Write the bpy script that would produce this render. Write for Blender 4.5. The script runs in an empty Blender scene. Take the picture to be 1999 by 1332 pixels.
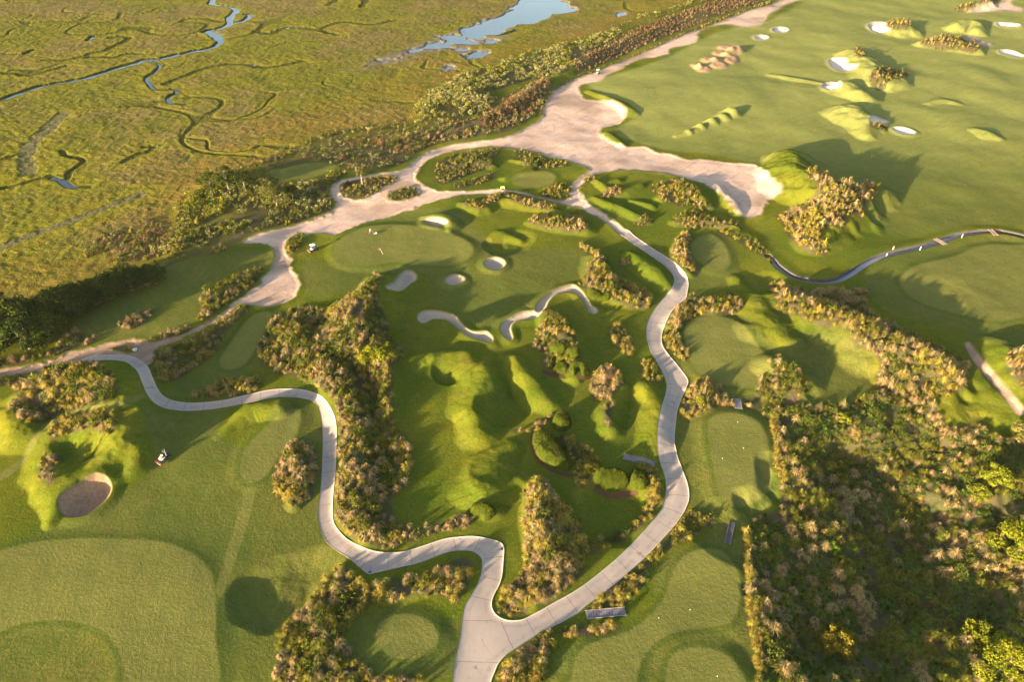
QUICK, SKY_STR, SUN_STR, EXPO, HAZE = False, 0.094, 5.0, 2.80, 0.000020
import bpy, bmesh, math, random
import numpy as np
from mathutils import Vector, Matrix, Quaternion
from mathutils.geometry import delaunay_2d_cdt

SC = bpy.context.scene
COL = SC.collection
RNG = np.random.default_rng(7)
random.seed(7)

# ------------------------------------------------------------------ camera
IW, IH = 1999.0, 1332.0
CAM_H = 115.0
PITCH = math.radians(38.6)
FPX = 24.0 / 36.0 * IW
CP, SP = math.cos(PITCH), math.sin(PITCH)
SUN_EL = math.radians(8.8)
SHD = (0.743, 0.669)            # direction in which shadows fall on the ground


def unproj(uv, z=0.0):
    """survey mark seen in the aerial photo -> ground coordinates at level z"""
    uv = np.asarray(uv, float).reshape(-1, 2)
    r = (uv[:, 0] - IW / 2) / FPX
    d = (uv[:, 1] - IH / 2) / FPX
    dx, dy, dz = r, CP - d * SP, -SP - d * CP
    t = (np.asarray(z) - CAM_H) / dz
    return np.stack([dx * t, dy * t], 1)


# ------------------------------------------------------------------ traced outlines
PATH_RING = [(872,1460),(880,1380),(886,1309),(893,1271),(899,1240),(901,1222),(904,1200),(908,1183),(918,1166),(930,1146),(938,1126),
 (941,1104),(939,1091),(931,1083),(920,1077),(900,1076),(877,1079),(850,1088),(820,1100),(785,1108),(750,1116),(722,1122),
 (714,1119),(702,1109),(690,1098),(672,1085),(655,1075),(644,1066),(634,1055),(628,1040),(623,1023),(621,1004),(622,984),
 (625,965),(627.5,935),(629,904),(630,869),(629,836),(625.5,811),(619,792),(610,783.5),(596,780),(575,776.7),(550,777),
 (520,780),(500,783.5),(480,788),(450,794),(420,799),(390,802),(361,803),(330,800),(309,793),(296,782),(285,766),(279,751),
 (272,734),(261,719),(248,709),(232,705),(215,704),(195,705),(178,708),(159,712),(142,714),(141,707),(159,701.5),(181,695.5),
 (200,692.7),(230,692.3),(252,693.5),(268.5,699.5),(282,708.5),(292,722),(299,739),(306.5,756),(315.5,770),(330,780),(350,785),
 (375,787.5),(405,786),(440,781.5),(470,774.5),(500,767.5),(520,763),(545,760.3),(575,760),(595,762),(612.5,767),(628,775),
 (640,788),(650,806),(655.3,822),(657.5,845),(657,880),(656,910),(653,944),(650,974),(649.5,1004),(651.5,1021),(657,1031),
 (665.5,1042),(677.5,1053.5),(695,1063.5),(715,1072),(735,1078),(760,1080),(782,1079),(810,1072),(840,1062),(866,1053.5),
 (890,1050),(920,1048),(945,1051),(965,1055.5),(978.5,1061.5),(984,1071),(982.5,1099),(980,1125),(974,1145),(966,1159.5),
 (960.5,1174),(960,1185.5),(965,1197.5),(975,1206.5),(988,1211.7),(1000,1213),(1019,1211),(1035,1203.5),(1055,1193),(1081,1178),
 (1105,1165),(1130,1150),(1155,1131.5),(1180,1111.5),(1205,1090),(1230,1066),(1250,1045),(1267.5,1025),(1282,1008.5),(1293.5,990.5),
 (1299,969),(1300,950),(1297.5,930),(1291,911.5),(1286,894),(1283,870.5),(1283,848),(1285,824),(1290,800),(1296,780.5),(1300,765.5),
 (1301,751.5),(1297,737),(1290,721.5),(1279.5,704),(1270.5,687.5),(1265,672),(1261.5,655),(1262.5,635),(1268.5,619),(1277.5,604),
 (1290.5,588),(1303.5,572.5),(1313.5,558),(1316,545.5),(1311.5,534.5),(1302.5,524.5),(1290.5,514),(1272,501),(1252.5,487.5),
 (1234.5,475),(1219,463),(1211,456),(1222,448.5),(1240,462),(1259,475),(1280,489),(1303.5,503),(1319.5,515),(1332,527.5),(1340.5,540),
 (1344,555),(1342,570),(1338.5,583.5),(1324.5,594.5),(1314.5,604.5),(1305,620),(1297,638.5),(1292,655),(1292,670.5),(1297,682),
 (1308.5,697.5),(1320,711),(1332,726.5),(1340.5,738),(1343.5,746.5),(1339,760),(1333,774),(1326.5,790.5),(1321.5,808),(1319,830.5),
 (1317,850),(1317,866),(1319.5,879),(1324,896.5),(1330,912),(1336.5,930),(1342,945.5),(1345,962.5),(1344.5,978),(1340,990.5),
 (1335,1001),(1322,1021),(1305,1041),(1287.5,1060),(1270,1079),(1250,1098),(1223.5,1121.5),(1205,1137.5),(1183.5,1154.5),
 (1165,1169.5),(1143.5,1185),(1125,1200.5),(1100,1214.5),(1080,1224.5),(1059.5,1232.5),(1040,1246.5),(1020,1259),(1000,1272.5),
 (990.5,1278.5),(980,1288.5),(971.5,1300),(965.5,1314),(958.5,1332),(950,1380),(938,1460)]
PATH_C1 = [(906,1460),(920,1345),(930,1260),(985,1240),(1075,1200),(1160,1150),(1235,1092),(1300,1025),(1322,975),(1308,910),(1300,850),
 (1306,800),(1320,755),(1308,715),(1280,670),(1280,635),(1297,597),(1327,555),(1315,520),(1270,488),(1218,455)]
PATH_C2 = [(930,1260),(935,1180),(958,1120),(957,1080),(915,1062),(850,1076),(780,1093),(715,1095),(665,1062),(637,1010),
 (640,930),(643,850),(635,795),(600,770),(540,770),(450,787),(370,795),(315,780),(285,735),(262,705),(220,698),(145,708)]

SAND_MAIN = [(-60,735),(0,722),(50,715),(105,701),(150,686),(187,676),(225,668),(262,662),(290,667),(331,661),(361,649),(400,632),
 (425,618),(450,600),(475,580),(500,561),(515,545),(527,528),(535,505),(535,493),(527,483),(515,478),(500,475),(472,475),
 (480,468),(500,458),(530,450),(562,445),(587,438),(612,427),(640,418),(652,410),(656,400),(654,390),(647,380),(646,370),
 (652,360),(665,353),(685,348),(712,343),(745,338),(775,335),(787,332),(805,318),(830,300),(855,290),(885,282),(925,277),
 (960,274),(1000,265),(1030,250),(1052,235),(1062,220),(1064,207),(1071,195),(1082,177),(1105,165),(1135,150),(1160,142),
 (1190,130),(1225,115),(1270,97),(1312,77),(1355,62),(1400,46),(1437,30),(1475,17),(1500,10),(1525,0),(1545,-10),(1600,-40),
 (1640,-40),(1590,-12),(1555,0),(1525,12),(1515,20),(1500,27),(1493,38),(1485,47),(1457,52),(1425,47),(1390,50),(1367,60),
 (1360,67),(1361,77),(1347,86),(1320,91),(1304,96),(1304,104),(1282,111),(1250,115),(1230,122),(1212,135),(1185,145),(1175,157),
 (1155,161),(1135,165),(1127,172),(1135,185),(1145,194),(1175,196),(1205,199),(1217,207),(1222,222),(1217,235),(1200,244),
 (1175,250),(1170,260),(1180,270),(1205,280),(1230,287),(1260,286),(1282,299),(1310,301),(1340,311),(1387,312),(1425,319),
 (1462,320),(1485,328),(1500,339),(1515,355),(1528,369),(1527,376),(1512,385),(1498,394),(1492,405),(1485,418),(1467,424),
 (1452,423),(1435,410),(1422,398),(1417,385),(1402,373),(1375,360),(1337,348),(1300,339),(1250,333),(1207,332),(1190,335),
 (1160,341),(1140,353),(1132,366),(1134,380),(1142,393),(1160,408),(1180,420),(1200,433),(1222,449),(1228,455),(1215,461),
 (1209,454),(1196,443),(1180,432),(1165,423),(1150,415),(1136,408),(1120,403),(1100,399),(1080,394),(1055,388),(1030,380.5),
 (1000,375),(962,378),(925,380),(890,383),(862,389),(832,399),(800,410),(762,423),(720,433),(690,443),(662,455),(650,458),
 (625,455),(600,457),(585,455),(572,460),(560,473),(557,485),(566,503),(566,518),(572,533),(582,543),(588,555),(586,563),
 (577,577),(560,590),(535,596),(510,599),(490,594),(475,593),(450,605),(425,625),(400,640),(362,658),(332,670),(305,683),
 (297,698),(293,714),(280,712),(250,700),(200,697),(150,709),(100,718),(50,730),(0,738),(-60,752)]
SAND_HOLES = {
 'palm': [(662,366),(670,357),(700,350),(737,344),(768,342),(776,347),(765,358),(745,370),(720,385),(705,389),(680,389),(665,380)],
 'oval': [(753,383),(775,371),(800,366),(817,370),(820,378),(805,387),(780,392),(762,391)],
 'island': [(812,340),(817,355),(832,366),(850,372),(875,374),(925,373),(962,371),(1000,372),(1025,378),(1057,387),(1092,391),
   (1110,387),(1115,373),(1117,360),(1128,349),(1147,336),(1146,327),(1125,319),(1100,312),(1072,307),(1050,297),(1030,294),
   (1005,291),(980,287),(950,286),(912,290),(875,297),(845,307),(825,322)],
 'wedge': [(212,684),(222,677),(240,673),(256,677),(262,684),(255,688),(235,689)],
}
SAND_MISC = [
 [(1893,22),(1912,10),(1950,7),(1962,0),(1968,-6),(1972,0),(1975,10),(1997,20),(1980,23),(1962,20),(1925,23),(1905,25)],
 [(1885,71),(1905,74),(1925,82),(1937,90),(1920,88),(1897,81)],
]
DROPS = [  # little sand-faced hummocks on the far fairway: u, v, rx, ry
 (1362,128,14,4.5),(1372,134,16,7),(1390,117,22,6),(1402,127,19,7),(1407,104,17,5.5),(1416,93,16,5.5),(1436,99,16,6.5),(1427,115,15.5,9.5)]

BUNKERS = [
 ('round grey sand bunker set in a grass mound beside the main putting green', [(827,435),(832,429),(850,426),(867,430),(874,435),(867,442),(850,445),(832,440)], 1.7),
 ('round pale sand bunker below the main putting green, right of its oval twin', [(945,517),(950,509),(965,504),(980,508),(986,516),(980,525),(966,529),(951,525)], .7),
 ('small oval sand bunker between the round one and the kidney-shaped one', [(869,549),(875,542),(888,538.5),(902,542),(907,548),(901,554),(886,558),(874,555)], .6),
 ('kidney-shaped sand bunker with a narrow waist left of the small oval bunker', [(754,563),(770,553),(780,540),(790,531),(802,530),(812,538),(812,547),(802,555),(792,563),(780,570),(765,569)], .6),
 ('long crescent sand bunker with a thick left end under the lower green', [(816,623),(820,613),(835,608),(860,610),(885,618),(900,633),(912,645),(930,651),(950,649),(959,657),(962,666),(957,671),(945,668),(932,664),(910,655),(897,645),(882,633),(867,626),(845,625),(832,632),(822,632)], .7),
 ('winding S-shaped sand bunker curling round the right of the lower green', [(976,640),(987,628),(1000,621),(1020,611),(1044,608),(1048,597),(1060,583),(1082,568),(1110,559),(1122,559),(1135,570),(1145,583),(1152,598),(1165,607),(1162,614),(1150,611),(1146,600),(1137,588),(1125,576),(1107,572),(1087,576),(1070,590),(1064,603),(1052,619),(1040,625),(1015,627),(1002,633),(997,643),(998,655),(1000,662),(996,666),(986,660),(978,650)], .7),
 ('large brown bean-shaped sand bunker on the slope at lower left', [(115,983),(120,968),(140,956),(162,941),(187,928),(207,931),(217,943),(219,958),(210,976),(190,994),(175,1005),(150,1011),(132,1010),(120,1001)], 1.2),
 ('tiny far white bunker at the left of a close pair by the sand track', [(1473,73),(1479,69.5),(1488,68.5),(1497,70.5),(1499,74),(1492,77),(1481,77)], .5),
 ('far white oval bunker at the right of a close pair by the sand track', [(1508,59),(1514,54),(1524,52.5),(1535,55),(1538,59),(1531,63),(1516,63)], .5),
 ('bright white comma-shaped bunker beside a tan grassy knoll at the top', [(1695,49),(1705,44),(1722,43),(1726,49),(1722,54),(1734,59),(1728,62),(1717,64.5),(1702,60)], .6),
 ('largest white bunker, a curved crescent on the far fairway', [(1617,120),(1622,115),(1640,114),(1651,118),(1653,126),(1665,127),(1673,130),(1661,137),(1645,139),(1628,135)], .8),
 ('white pointed bunker just below the large white crescent', [(1604,169),(1612,163),(1625,161),(1637,164),(1639,171),(1625,175),(1611,174)], .6),
 ('shaded lens-shaped bunker with tan tufts along its lower lip', [(1696,233),(1712,230),(1724,234),(1733,240),(1720,241),(1705,239)], .5),
 ('shaded white oval bunker right of the bunker with tan tufts', [(1742,252),(1752,249),(1766,250.5),(1779,255),(1786,260.5),(1773,263.5),(1757,261)], .5),
 ('thin white sliver of a bunker near the top right corner', [(1945,46),(1962,44.5),(1980,46),(1991,49.5),(1978,52.5),(1960,51.5)], .5),
 ('white streak-shaped bunker cut by the right edge of the picture', [(1950,101),(1960,97),(1975,98.5),(1988,104),(1998,111),(1984,111.5),(1965,107.5)], .5),
]

MAIN_GREEN = [(657,497),(661,474),(690,456),(725,444),(787,442),(850,449),(897,466),(923,486),(914,508),(875,521),(825,519),(775,514),(737,519),(700,521),(672,514)]
GREENS = [  # (object name, height, outline)
 ('putting_green', 1.2, MAIN_GREEN),
 ('putting_green', .5, [(1757,550),(1765,535),(1787,520),(1837,508),(1875,498),(1900,485),(1937,479),(1975,480),(2020,485),(2065,560),(2020,610),(1975,625),(1937,628),(1887,618),(1837,605),(1800,593),(1772,575)]),
 ('tee_ground', .5, [(435,720),(430,705),(445,680),(465,650),(485,625),(507,612),(528,612),(534,630),(520,655),(500,680),(480,710),(457,722)]),
 ('tee_ground', .6, [(470,918),(477,882),(500,855),(530,825),(560,806),(580,800),(588,814),(580,845),(560,872),(540,900),(520,930),(495,944),(478,938)]),
 ('tee_ground', .9, [(735,1240),(745,1218),(770,1205),(800,1202),(830,1212),(850,1230),(857,1250),(850,1270),(825,1285),(790,1291),(758,1281),(740,1262)]),
 ('tee_ground', 1.0, [(1350,1081),(1390,1074),(1415,1084),(1435,1109),(1445,1139),(1443,1179),(1433,1206),(1421,1221),(1375,1229),(1325,1236),(1282,1256),(1259,1280),(1246,1310),(1235,1345),(1108,1345),(1117,1324),(1125,1286),(1150,1261),(1225,1236),(1262,1211),(1295,1174),(1307,1139),(1322,1104)]),
 ('tee_ground', 1.0, [(1305,1345),(1302,1310),(1312,1285),(1337,1271),(1375,1268),(1410,1278),(1435,1300),(1450,1345)]),
 ('tee_ground', 1.2, [(1382,828),(1395,815),(1425,810),(1455,816),(1480,831),(1495,856),(1500,891),(1506,930),(1498,962),(1468,986),(1430,992),(1403,970),(1393,916),(1387,883)]),
 ('tee_ground', 1.0, [(1338,642),(1355,626),(1390,620),(1430,627),(1455,645),(1480,680),(1504,710),(1508,738),(1493,755),(1460,760),(1400,750),(1364,730),(1345,700),(1338,670)]),
 ('tee_ground', .8, [(1350,480),(1365,466),(1390,460),(1413,480),(1424,508),(1419,525),(1400,530),(1374,520),(1352,500)]),
 ('tee_ground', .6, [(1000,352),(1010,341),(1040,336),(1072,337),(1084,350),(1070,362),(1040,367),(1012,365)]),
 ('putting_green', .25, [(-120,1095),(0,1076),(60,1061),(150,1053),(250,1054),(320,1060),(370,1079),(405,1108),(419,1145),(422,1180),(421,1250),(416,1350),(246,1350),(243,1310),(235,1275),(210,1240),(170,1220),(120,1213),(50,1217),(0,1235),(-120,1270)]),
 ('mown_path', 0, [(478,958),(497,955),(490,1000),(465,1080),(447,1130),(432,1168),(423,1160),(424,1140),(445,1070),(467,1000)]),
 ('mown_path', 0, [(280,768),(212,790),(165,800),(120,810),(95,822),(78,840),(60,860),(55,875),(40,895),(0,925),(-40,950),(-40,965),(0,940),(30,922),(50,900),(62,880),(80,850),(100,832),(130,816),(175,806),(215,800),(282,780)]),
 ('tee_ground', .5, [(520,341),(560,329),(600,320),(640,319),(658,327),(620,344),(560,352)]),
]
FAIRWAYS = [
 [(1150,163),(1180,188),(1225,200),(1240,228),(1200,255),(1235,275),(1300,292),(1400,303),(1480,318),(1540,300),(1600,340),(1700,430),(1740,458),(1830,455),(1900,440),(2000,440),(2160,430),(2300,200),(2150,-60),(1700,-60),(1600,-20),(1510,36),(1400,62),(1310,108),(1220,140)],
 [(317,523),(340,509),(400,503),(470,487),(530,490),(528,510),(510,522),(470,530),(440,545),(405,560),(392,580),(388,610),(370,638),(320,652),(280,661),(235,668),(180,668),(150,655),(145,640),(170,618),(220,597),(275,582),(302,568),(315,548)],
 [(540,605),(547,620),(515,695),(480,733),(420,757),(345,777),(322,768),(372,733),(430,690),(460,650),(492,620),(520,606)],
 [(280,790),(330,806),(440,803),(425,850),(500,870),(540,790),(600,788),(624,830),(626,900),(619,990),(635,1065),(675,1098),(640,1130),(560,1208),(540,1250),(530,1360),(-160,1360),(-160,1050),(0,1070),(120,1020),(220,980),(300,900)],
 [(845,530),(880,505),(935,492),(985,490),(1040,486),(1100,487),(1150,493),(1155,508),(1138,532),(1100,556),(1060,582),(1045,602),(1005,622),(975,640),(940,642),(900,622),(860,602),(842,575)],
 [(640,520),(650,480),(690,448),(760,428),(850,405),(905,420),(950,470),(940,520),(880,540),(760,535),(700,560),(610,580),(585,540),(600,505)],
 [(1068,1345),(1080,1290),(1110,1262),(1150,1247),(1215,1233),(1262,1205),(1283,1160),(1267,1128),(1310,1085),(1350,1070),(1395,1032),(1390,1005),(1348,985),(1347,960),(1336,915),(1322,870),(1322,840),(1340,815),(1375,800),(1420,794),(1470,801),(1500,822),(1512,860),(1513,900),(1522,935),(1521,965),(1500,998),(1465,1015),(1455,1045),(1457,1120),(1463,1200),(1476,1250),(1482,1345)],
 [(1332,640),(1350,620),(1390,612),(1440,615),(1480,640),(1520,690),(1505,700),(1480,745),(1470,775),(1420,780),(1400,745),(1375,742),(1345,735),(1320,705),(1343,705),(1328,668)],
 [(1345,478),(1365,456),(1395,452),(1430,475),(1440,510),(1430,545),(1370,572),(1345,572),(1350,540),(1358,525)],
 [(1530,690),(1555,660),(1600,642),(1650,650),(1690,680),(1708,715),(1695,760),(1660,782),(1610,787),(1562,782),(1580,765),(1585,745),(1550,712)],
 [(680,1265),(700,1212),(740,1190),(790,1187),(840,1197),(897,1228),(897,1262),(888,1312),(830,1330),(760,1318),(705,1295)],
 [(1680,545),(1740,500),(1840,475),(1930,462),(2080,462),(2120,600),(2000,680),(1880,650),(1760,610),(1700,580)],
]
MARSH = [(-700,700),(-200,660),(0,618),(60,600),(100,597),(175,553),(250,530),(300,505),(325,475),(340,440),(335,415),(352,385),(400,342),(470,326),
 (500,311),(550,302),(587,276),(625,257),(675,252),(750,243),(787,241),(807,225),(806,212),(825,195),(845,172),(875,151),(912,140),
 (950,128),(1000,106),(1037,100),(1087,87),(1150,70),(1200,50),(1237,32),(1275,22),(1325,10),(1350,0),(1400,-20),(1600,-90),(1500,-230),(-900,-230),(-1400,400)]
CREEKS = [  # (width m, depth below marsh, points)  wet channels
 (5.2, 1.0, [(-60,206),(0,194),(20,187),(45,178),(80,168),(120,160),(160,153),(200,141),(240,129),(265,122),(284,115),(312,114),(350,105),(385,98),(415,91),(430,80),(425,72),(410,65),(404,59),(425,55),(448,47),(448,37),(453,27),(462,20),(457,15),(437,10),(415,7),(413,2),(420,-8)]),
 (4.5, 1.0, [(447,46),(468,41),(483,35),(488,29),(480,26)]),
 (7.5, 1.0, [(404,60),(418,66),(430,78)]),
 (2.2, 1.0, [(284,117),(306,122),(312,128),(300,142),(286,150),(290,160),(300,172),(318,174),(345,176),(330,187),(328,193),(335,200),(362,202)]),
 (2.8, 1.0, [(104,346),(118,350),(126,356),(134,362),(145,365)]),
 (3.0, 1.0, [(172,77),(178,74),(180,70)]),(2.5, 1.0, [(50,103),(58,99),(64,97)]),
 (2.5, .9, [(970,68),(990,64),(1008,58)]),(2.5,.9,[(905,108),(925,104),(955,98)]),
]
DITCHES = [  # (width, depth) dry dark channels
 (1.6, .75, [(322,164),(362,147),(400,133),(437,125),(475,124),(505,128)]),
 (2.0, .8, [(500,60),(530,64),(555,54),(587,52),(620,56),(650,46),(675,42),(712,46),(740,45),(770,38)]),
 (1.6, .75, [(620,56),(637,61),(660,66)]),
 (1.8, .75, [(87,116),(130,115),(168,108),(175,103),(207,97),(225,88),(252,74),(240,70),(215,73)]),
 (1.6, .75, [(170,110),(225,110),(250,104),(275,104)]),
 (6.0, .45, [(125,220),(105,240),(92,252),(65,275),(52,300),(55,335)]),
 (1.8, .8, [(50,297),(0,312),(-60,322)]),
 (1.8, .8, [(122,293),(128,303),(162,312),(150,325),(138,334),(128,352)]),
 (1.5, .8, [(0,368),(50,356),(100,342)]),(1.5,.8,[(140,363),(172,363)]),
 (4.0, .35, [(-40,500),(0,487),(37,468),(87,450),(137,433),(187,413),(250,388),(275,378)]),
 (1.6, .7, [(0,140),(30,142),(55,146),(90,138),(130,128)]),
 (1.6, .7, [(500,130),(545,128),(590,118)]),(1.6,.7,[(640,8),(652,2),(660,-6)]),(2.0,.7,[(705,12),(712,4),(716,-8)]),
 (1.4, .7, [(280,285),(300,287),(270,300),(240,316)]),
]
POND = [(900,66),(925,47),(962,37),(1000,15),(1015,0),(1025,-25),(1090,-28),(1095,-5),(1100,2),(1125,15),(1135,22),(1100,27),(1070,37),(1047,47),(1000,55),(975,64),(937,71)]
MUDPOND = [(885,62),(905,72),(985,70),(960,82),(925,88),(860,98),(800,108),(740,128),(712,132),(715,124),(760,108),(820,88)]
TIDEPOOLS = [[(905,108),(915,100),(940,97),(955,103),(940,110),(915,113)],[(862,132),(880,128),(882,134),(865,137)],[(1203,26),(1215,23),(1222,28),(1208,31)],[(1115,112),(1122,105),(1145,99),(1150,103),(1130,110),(1118,117)]]
BROOK = (2.9, [(1500,500),(1509,508),(1516,518),(1532,531),(1552,543),(1580,549),(1610,551),(1640,545),(1665,531),(1690,514),(1720,499),(1760,490),(1800,482),(1840,470),(1870,459),(1910,454),(1950,454),(1975,458),(2005,465),(2060,478)])
STREAMPATH = [(1883,672),(1891,669),(1900,678),(1918,702),(1940,728),(1965,757),(1985,780),(2002,805),(1988,812),(1975,797),(1955,772),(1925,737),(1898,702)]

# ridges: (radius factor, [(u, v, h)...]) apex marks
RIDGES = [
 # centre
 (2.6, [(748,540,3.0),(722,572,4.4),(690,610,4.6),(700,650,4.4),(745,690,3.0),(760,740,2.0),(762,800,1.4)]),
 (3.0, [(560,640,1.8),(600,680,2.0),(650,740,2.2),(690,850,1.8),(690,980,1.6),(720,1040,1.2)]),
 (2.9, [(790,700,1.6),(850,694,2.2),(900,695,2.5),(938,720,3.0),(946,752,3.0),(928,800,2.6),(932,838,2.2)]),
 (2.8, [(1003,698,2.0),(1022,728,2.2),(1050,760,2.0),(1078,788,1.3)]),
 (3.3, [(1000,870,1.2),(958,905,2.2),(948,950,2.4),(955,985,1.4)]),
 (2.6, [(1216,752,1.2),(1196,792,1.6),(1192,832,1.5)]),
 (2.8, [(1262,752,1.6),(1284,790,2.0),(1284,850,1.9),(1262,885,1.2)]),
 (2.6, [(1232,492,1.8),(1258,508,2.4),(1284,528,2.4),(1302,552,1.6)]),
 (3.0, [(1165,500,1.6),(1175,540,2.2),(1195,572,1.8),(1255,585,1.2)]),
 (2.6, [(1060,610,1.2),(1100,650,2.4),(1130,700,2.2),(1120,735,1.2)]),
 (2.6, [(830,420,1.0),(850,416,1.7),(872,420,1.9),(884,432,1.7),(878,446,.8)]),
 (2.8, [(905,396,1.0),(935,404,1.6),(975,386,1.8),(1040,398,1.4),(1080,405,1.2)]),
 (2.8, [(1040,430,1.2),(1090,434,2.0),(1135,438,2.0)]),
 (2.8, [(962,462,1.0),(985,452,1.6),(1015,462,1.2)]),
 (2.6, [(960,980,.8),(1038,945,1.8),(1055,1040,2.0),(1090,1100,1.8),(1040,1165,1.2)]),
 (3.0, [(1140,960,1.2),(1180,930,1.5),(1250,935,1.4),(1280,960,1.2)]),
 # right of the path
 (2.6, [(1330,470,1.2),(1330,500,1.8),(1340,525,1.5)]),
 (2.8, [(1310,630,1.2),(1345,595,1.8),(1390,590,2.0),(1430,588,2.0)]),
 (3.8, [(1440,540,1.0),(1468,565,1.6),(1490,598,2.4),(1514,636,2.8),(1542,660,1.8)]),
 (2.4, [(1516,572,2.6),(1570,592,4.2),(1630,612,4.8),(1690,640,5.4),(1750,670,5.4),(1820,700,4.4),(1868,735,3.0)]),
 (2.4, [(1712,700,1.6),(1720,740,1.2)]),
 (2.6, [(1520,708,2.6),(1548,732,3.2),(1510,765,1.6)]),
 (2.6, [(1345,760,.8),(1380,770,1.4),(1345,800,1.0)]),
 (2.4, [(1962,668,2.6),(1985,700,3.4),(2030,740,3.0)]),
 (2.8, [(1290,385,1.2),(1330,365,2.0),(1370,385,1.6),(1385,400,1.0)]),
 (2.8, [(1165,352,1.0),(1205,372,1.3),(1250,360,1.2)]),
 (2.6, [(1160,385,.9),(1215,405,1.5),(1260,425,1.2)]),
 (2.8, [(1320,430,1.0),(1380,428,1.4),(1440,440,1.0)]),
 (2.8, [(1170,362,.8),(1205,350,1.2)]),(2.8,[(1235,392,.8),(1270,398,1.1)]),
 (2.6, [(1400,360,1.2),(1430,390,1.8),(1442,408,1.4)]),
 # big dunes, upper right
 (2.3, [(1548,295,6.0),(1560,330,6.5),(1610,352,7.4),(1650,372,7.4),(1620,420,5.2),(1590,465,3.2)]),
 (2.4, [(1690,372,4.6),(1718,362,4.6)]),
 (3.0, [(1665,98,3.4),(1690,112,4.2),(1722,148,4.4),(1752,150,3.4)]),
 (3.2, [(1655,160,4.0),(1692,186,2.8)]),
 (3.1, [(1662,206,4.4),(1692,230,3.6),(1692,256,2.0)]),
 (3.0, [(1735,42,3.8),(1765,45,5.0)]),
 (2.6, [(1800,80,2.6),(1850,80,4.0),(1905,92,3.0)]),
 (2.4, [(1870,45,3.6),(1900,38,4.0),(1910,55,3.0)]),
 (2.4, [(1890,10,3.0),(1925,0,4.0)]),
 (5.5, [(1812,200,.6),(1840,193,1.0),(1868,199,.7)]),(5.0,[(1908,255,.9),(1930,259,1.4),(1950,268,.7)]),(5.0,[(1505,142,.6),(1550,150,1.0),(1600,160,.7)]),
 (2.0,[(1345,252,1.5)]),(2.0,[(1368,241,2.0)]),(2.0,[(1390,231,2.2)]),(2.0,[(1410,222,2.4)]),(1.9,[(1430,211,3.2)]),(3.5,[(1320,262,.6),(1370,246,1.0),(1425,216,1.2)]),
 (2.2, [(1440,88,2.6),(1420,100,1.8)]),(2.2,[(1395,112,1.6)]),(2.2,[(1365,126,1.5)]),
 (2.8, [(1150,175,1.0),(1205,197,1.6),(1235,215,1.8)]),(2.8,[(1185,258,1.2),(1215,278,1.0)]),
 # left
 (2.5, [(40,770,2.4),(110,740,4.2),(190,733,5.4),(224,756,6.2)]),
 (2.5, [(115,830,2.6),(170,826,4.0),(226,820,5.6),(243,850,4.4)]),
 (2.4, [(15,800,2.6),(40,830,2.8),(70,850,2.0)]),
 (2.6, [(98,860,2.4),(95,905,2.5),(110,945,2.5),(106,985,1.6),(96,1015,.9)]),
 (2.5, [(150,930,2.0),(195,905,2.4),(230,880,1.8)]),
 (2.2, [(425,850,.2),(490,795,2.0),(540,785,2.4)]),
 (3.0, [(610,1190,.8),(640,1240,1.3),(610,1300,1.2)]),
 (2.6, [(690,1130,.8),(780,1150,1.2),(880,1110,1.2)]),
 (2.8, [(330,700,1.2),(400,665,1.6),(450,625,1.2)]),(2.6,[(400,770,.9),(480,748,1.2)]),
 (2.6, [(415,580,1.2),(470,545,1.4)]),
 (2.8, [(575,875,.8),(585,930,1.2),(575,980,.8)]),
 # scrub strip against the marsh
 (3.4, [(560,330,1.0),(700,290,1.6),(850,255,1.8),(960,225,2.0),(1050,170,2.0),(1160,105,2.2),(1300,50,2.0)]),
 (3.0, [(860,185,2.0),(900,180,2.6),(940,190,2.2)]),
 (3.0, [(200,470,1.6),(260,472,2.0),(340,470,1.8)]),
 (3.0, [(420,400,1.2),(500,380,1.4),(600,390,1.0)]),
 (3.0, [(880,320,1.0),(930,308,1.6),(960,320,1.0)]),(3.0,[(1000,310,.6),(1040,318,1.2),(985,345,1.0)]),
]
HOLLOWS = [  # (u, v, rx m, ry m, depth)
 (880,728,4.5,4.0,1.5),(985,800,6.0,5.5,1.2),(522,1165,6.5,6.0,1.15),(1210,808,3,4.5,1.0),(1190,1000,7,7,1.2),
(985,480,6,6,1.2),(960,925,4,4,.5),(1080,1110,1,1,.1),(1480,560,5,6,.8),(1700,1100,21,24,3.0),(1840,1010,20,22,2.6),(1800,1220,22,17,2.6),(1725,940,12,12,1.8),(1427,1034,7,6,1.0),(1790,600,10,8,.6)]
# ------------------------------------------------------------------ noise + geometry helpers
def _hash(ix, iy, seed):
    n = (ix.astype(np.int64) * 374761393 + iy.astype(np.int64) * 668265263 + seed * 982451653) & 0x7fffffff
    n = ((n ^ (n >> 13)) * 1274126177) & 0x7fffffff
    n = (n ^ (n >> 16)) & 0xffff
    return n / 65535.0


def vnoise(x, y, seed=0):
    ix, iy = np.floor(x), np.floor(y)
    fx, fy = x - ix, y - iy
    fx = fx * fx * fx * (fx * (fx * 6 - 15) + 10)
    fy = fy * fy * fy * (fy * (fy * 6 - 15) + 10)
    a, b = _hash(ix, iy, seed), _hash(ix + 1, iy, seed)
    c, d = _hash(ix, iy + 1, seed), _hash(ix + 1, iy + 1, seed)
    return (a * (1 - fx) + b * fx) * (1 - fy) + (c * (1 - fx) + d * fx) * fy - 0.5


def fbm(x, y, s, octs=3, seed=0):
    v, amp = 0, 1.0
    for o in range(octs):
        v = v + amp * vnoise(x / s + 17.3 * o, y / s - 9.1 * o, seed + o * 31)
        s *= 0.5
        amp *= 0.5
    return v


def sstep(a, b, x):
    t = np.clip((x - a) / (b - a), 0, 1)
    return t * t * (3 - 2 * t)


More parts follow.
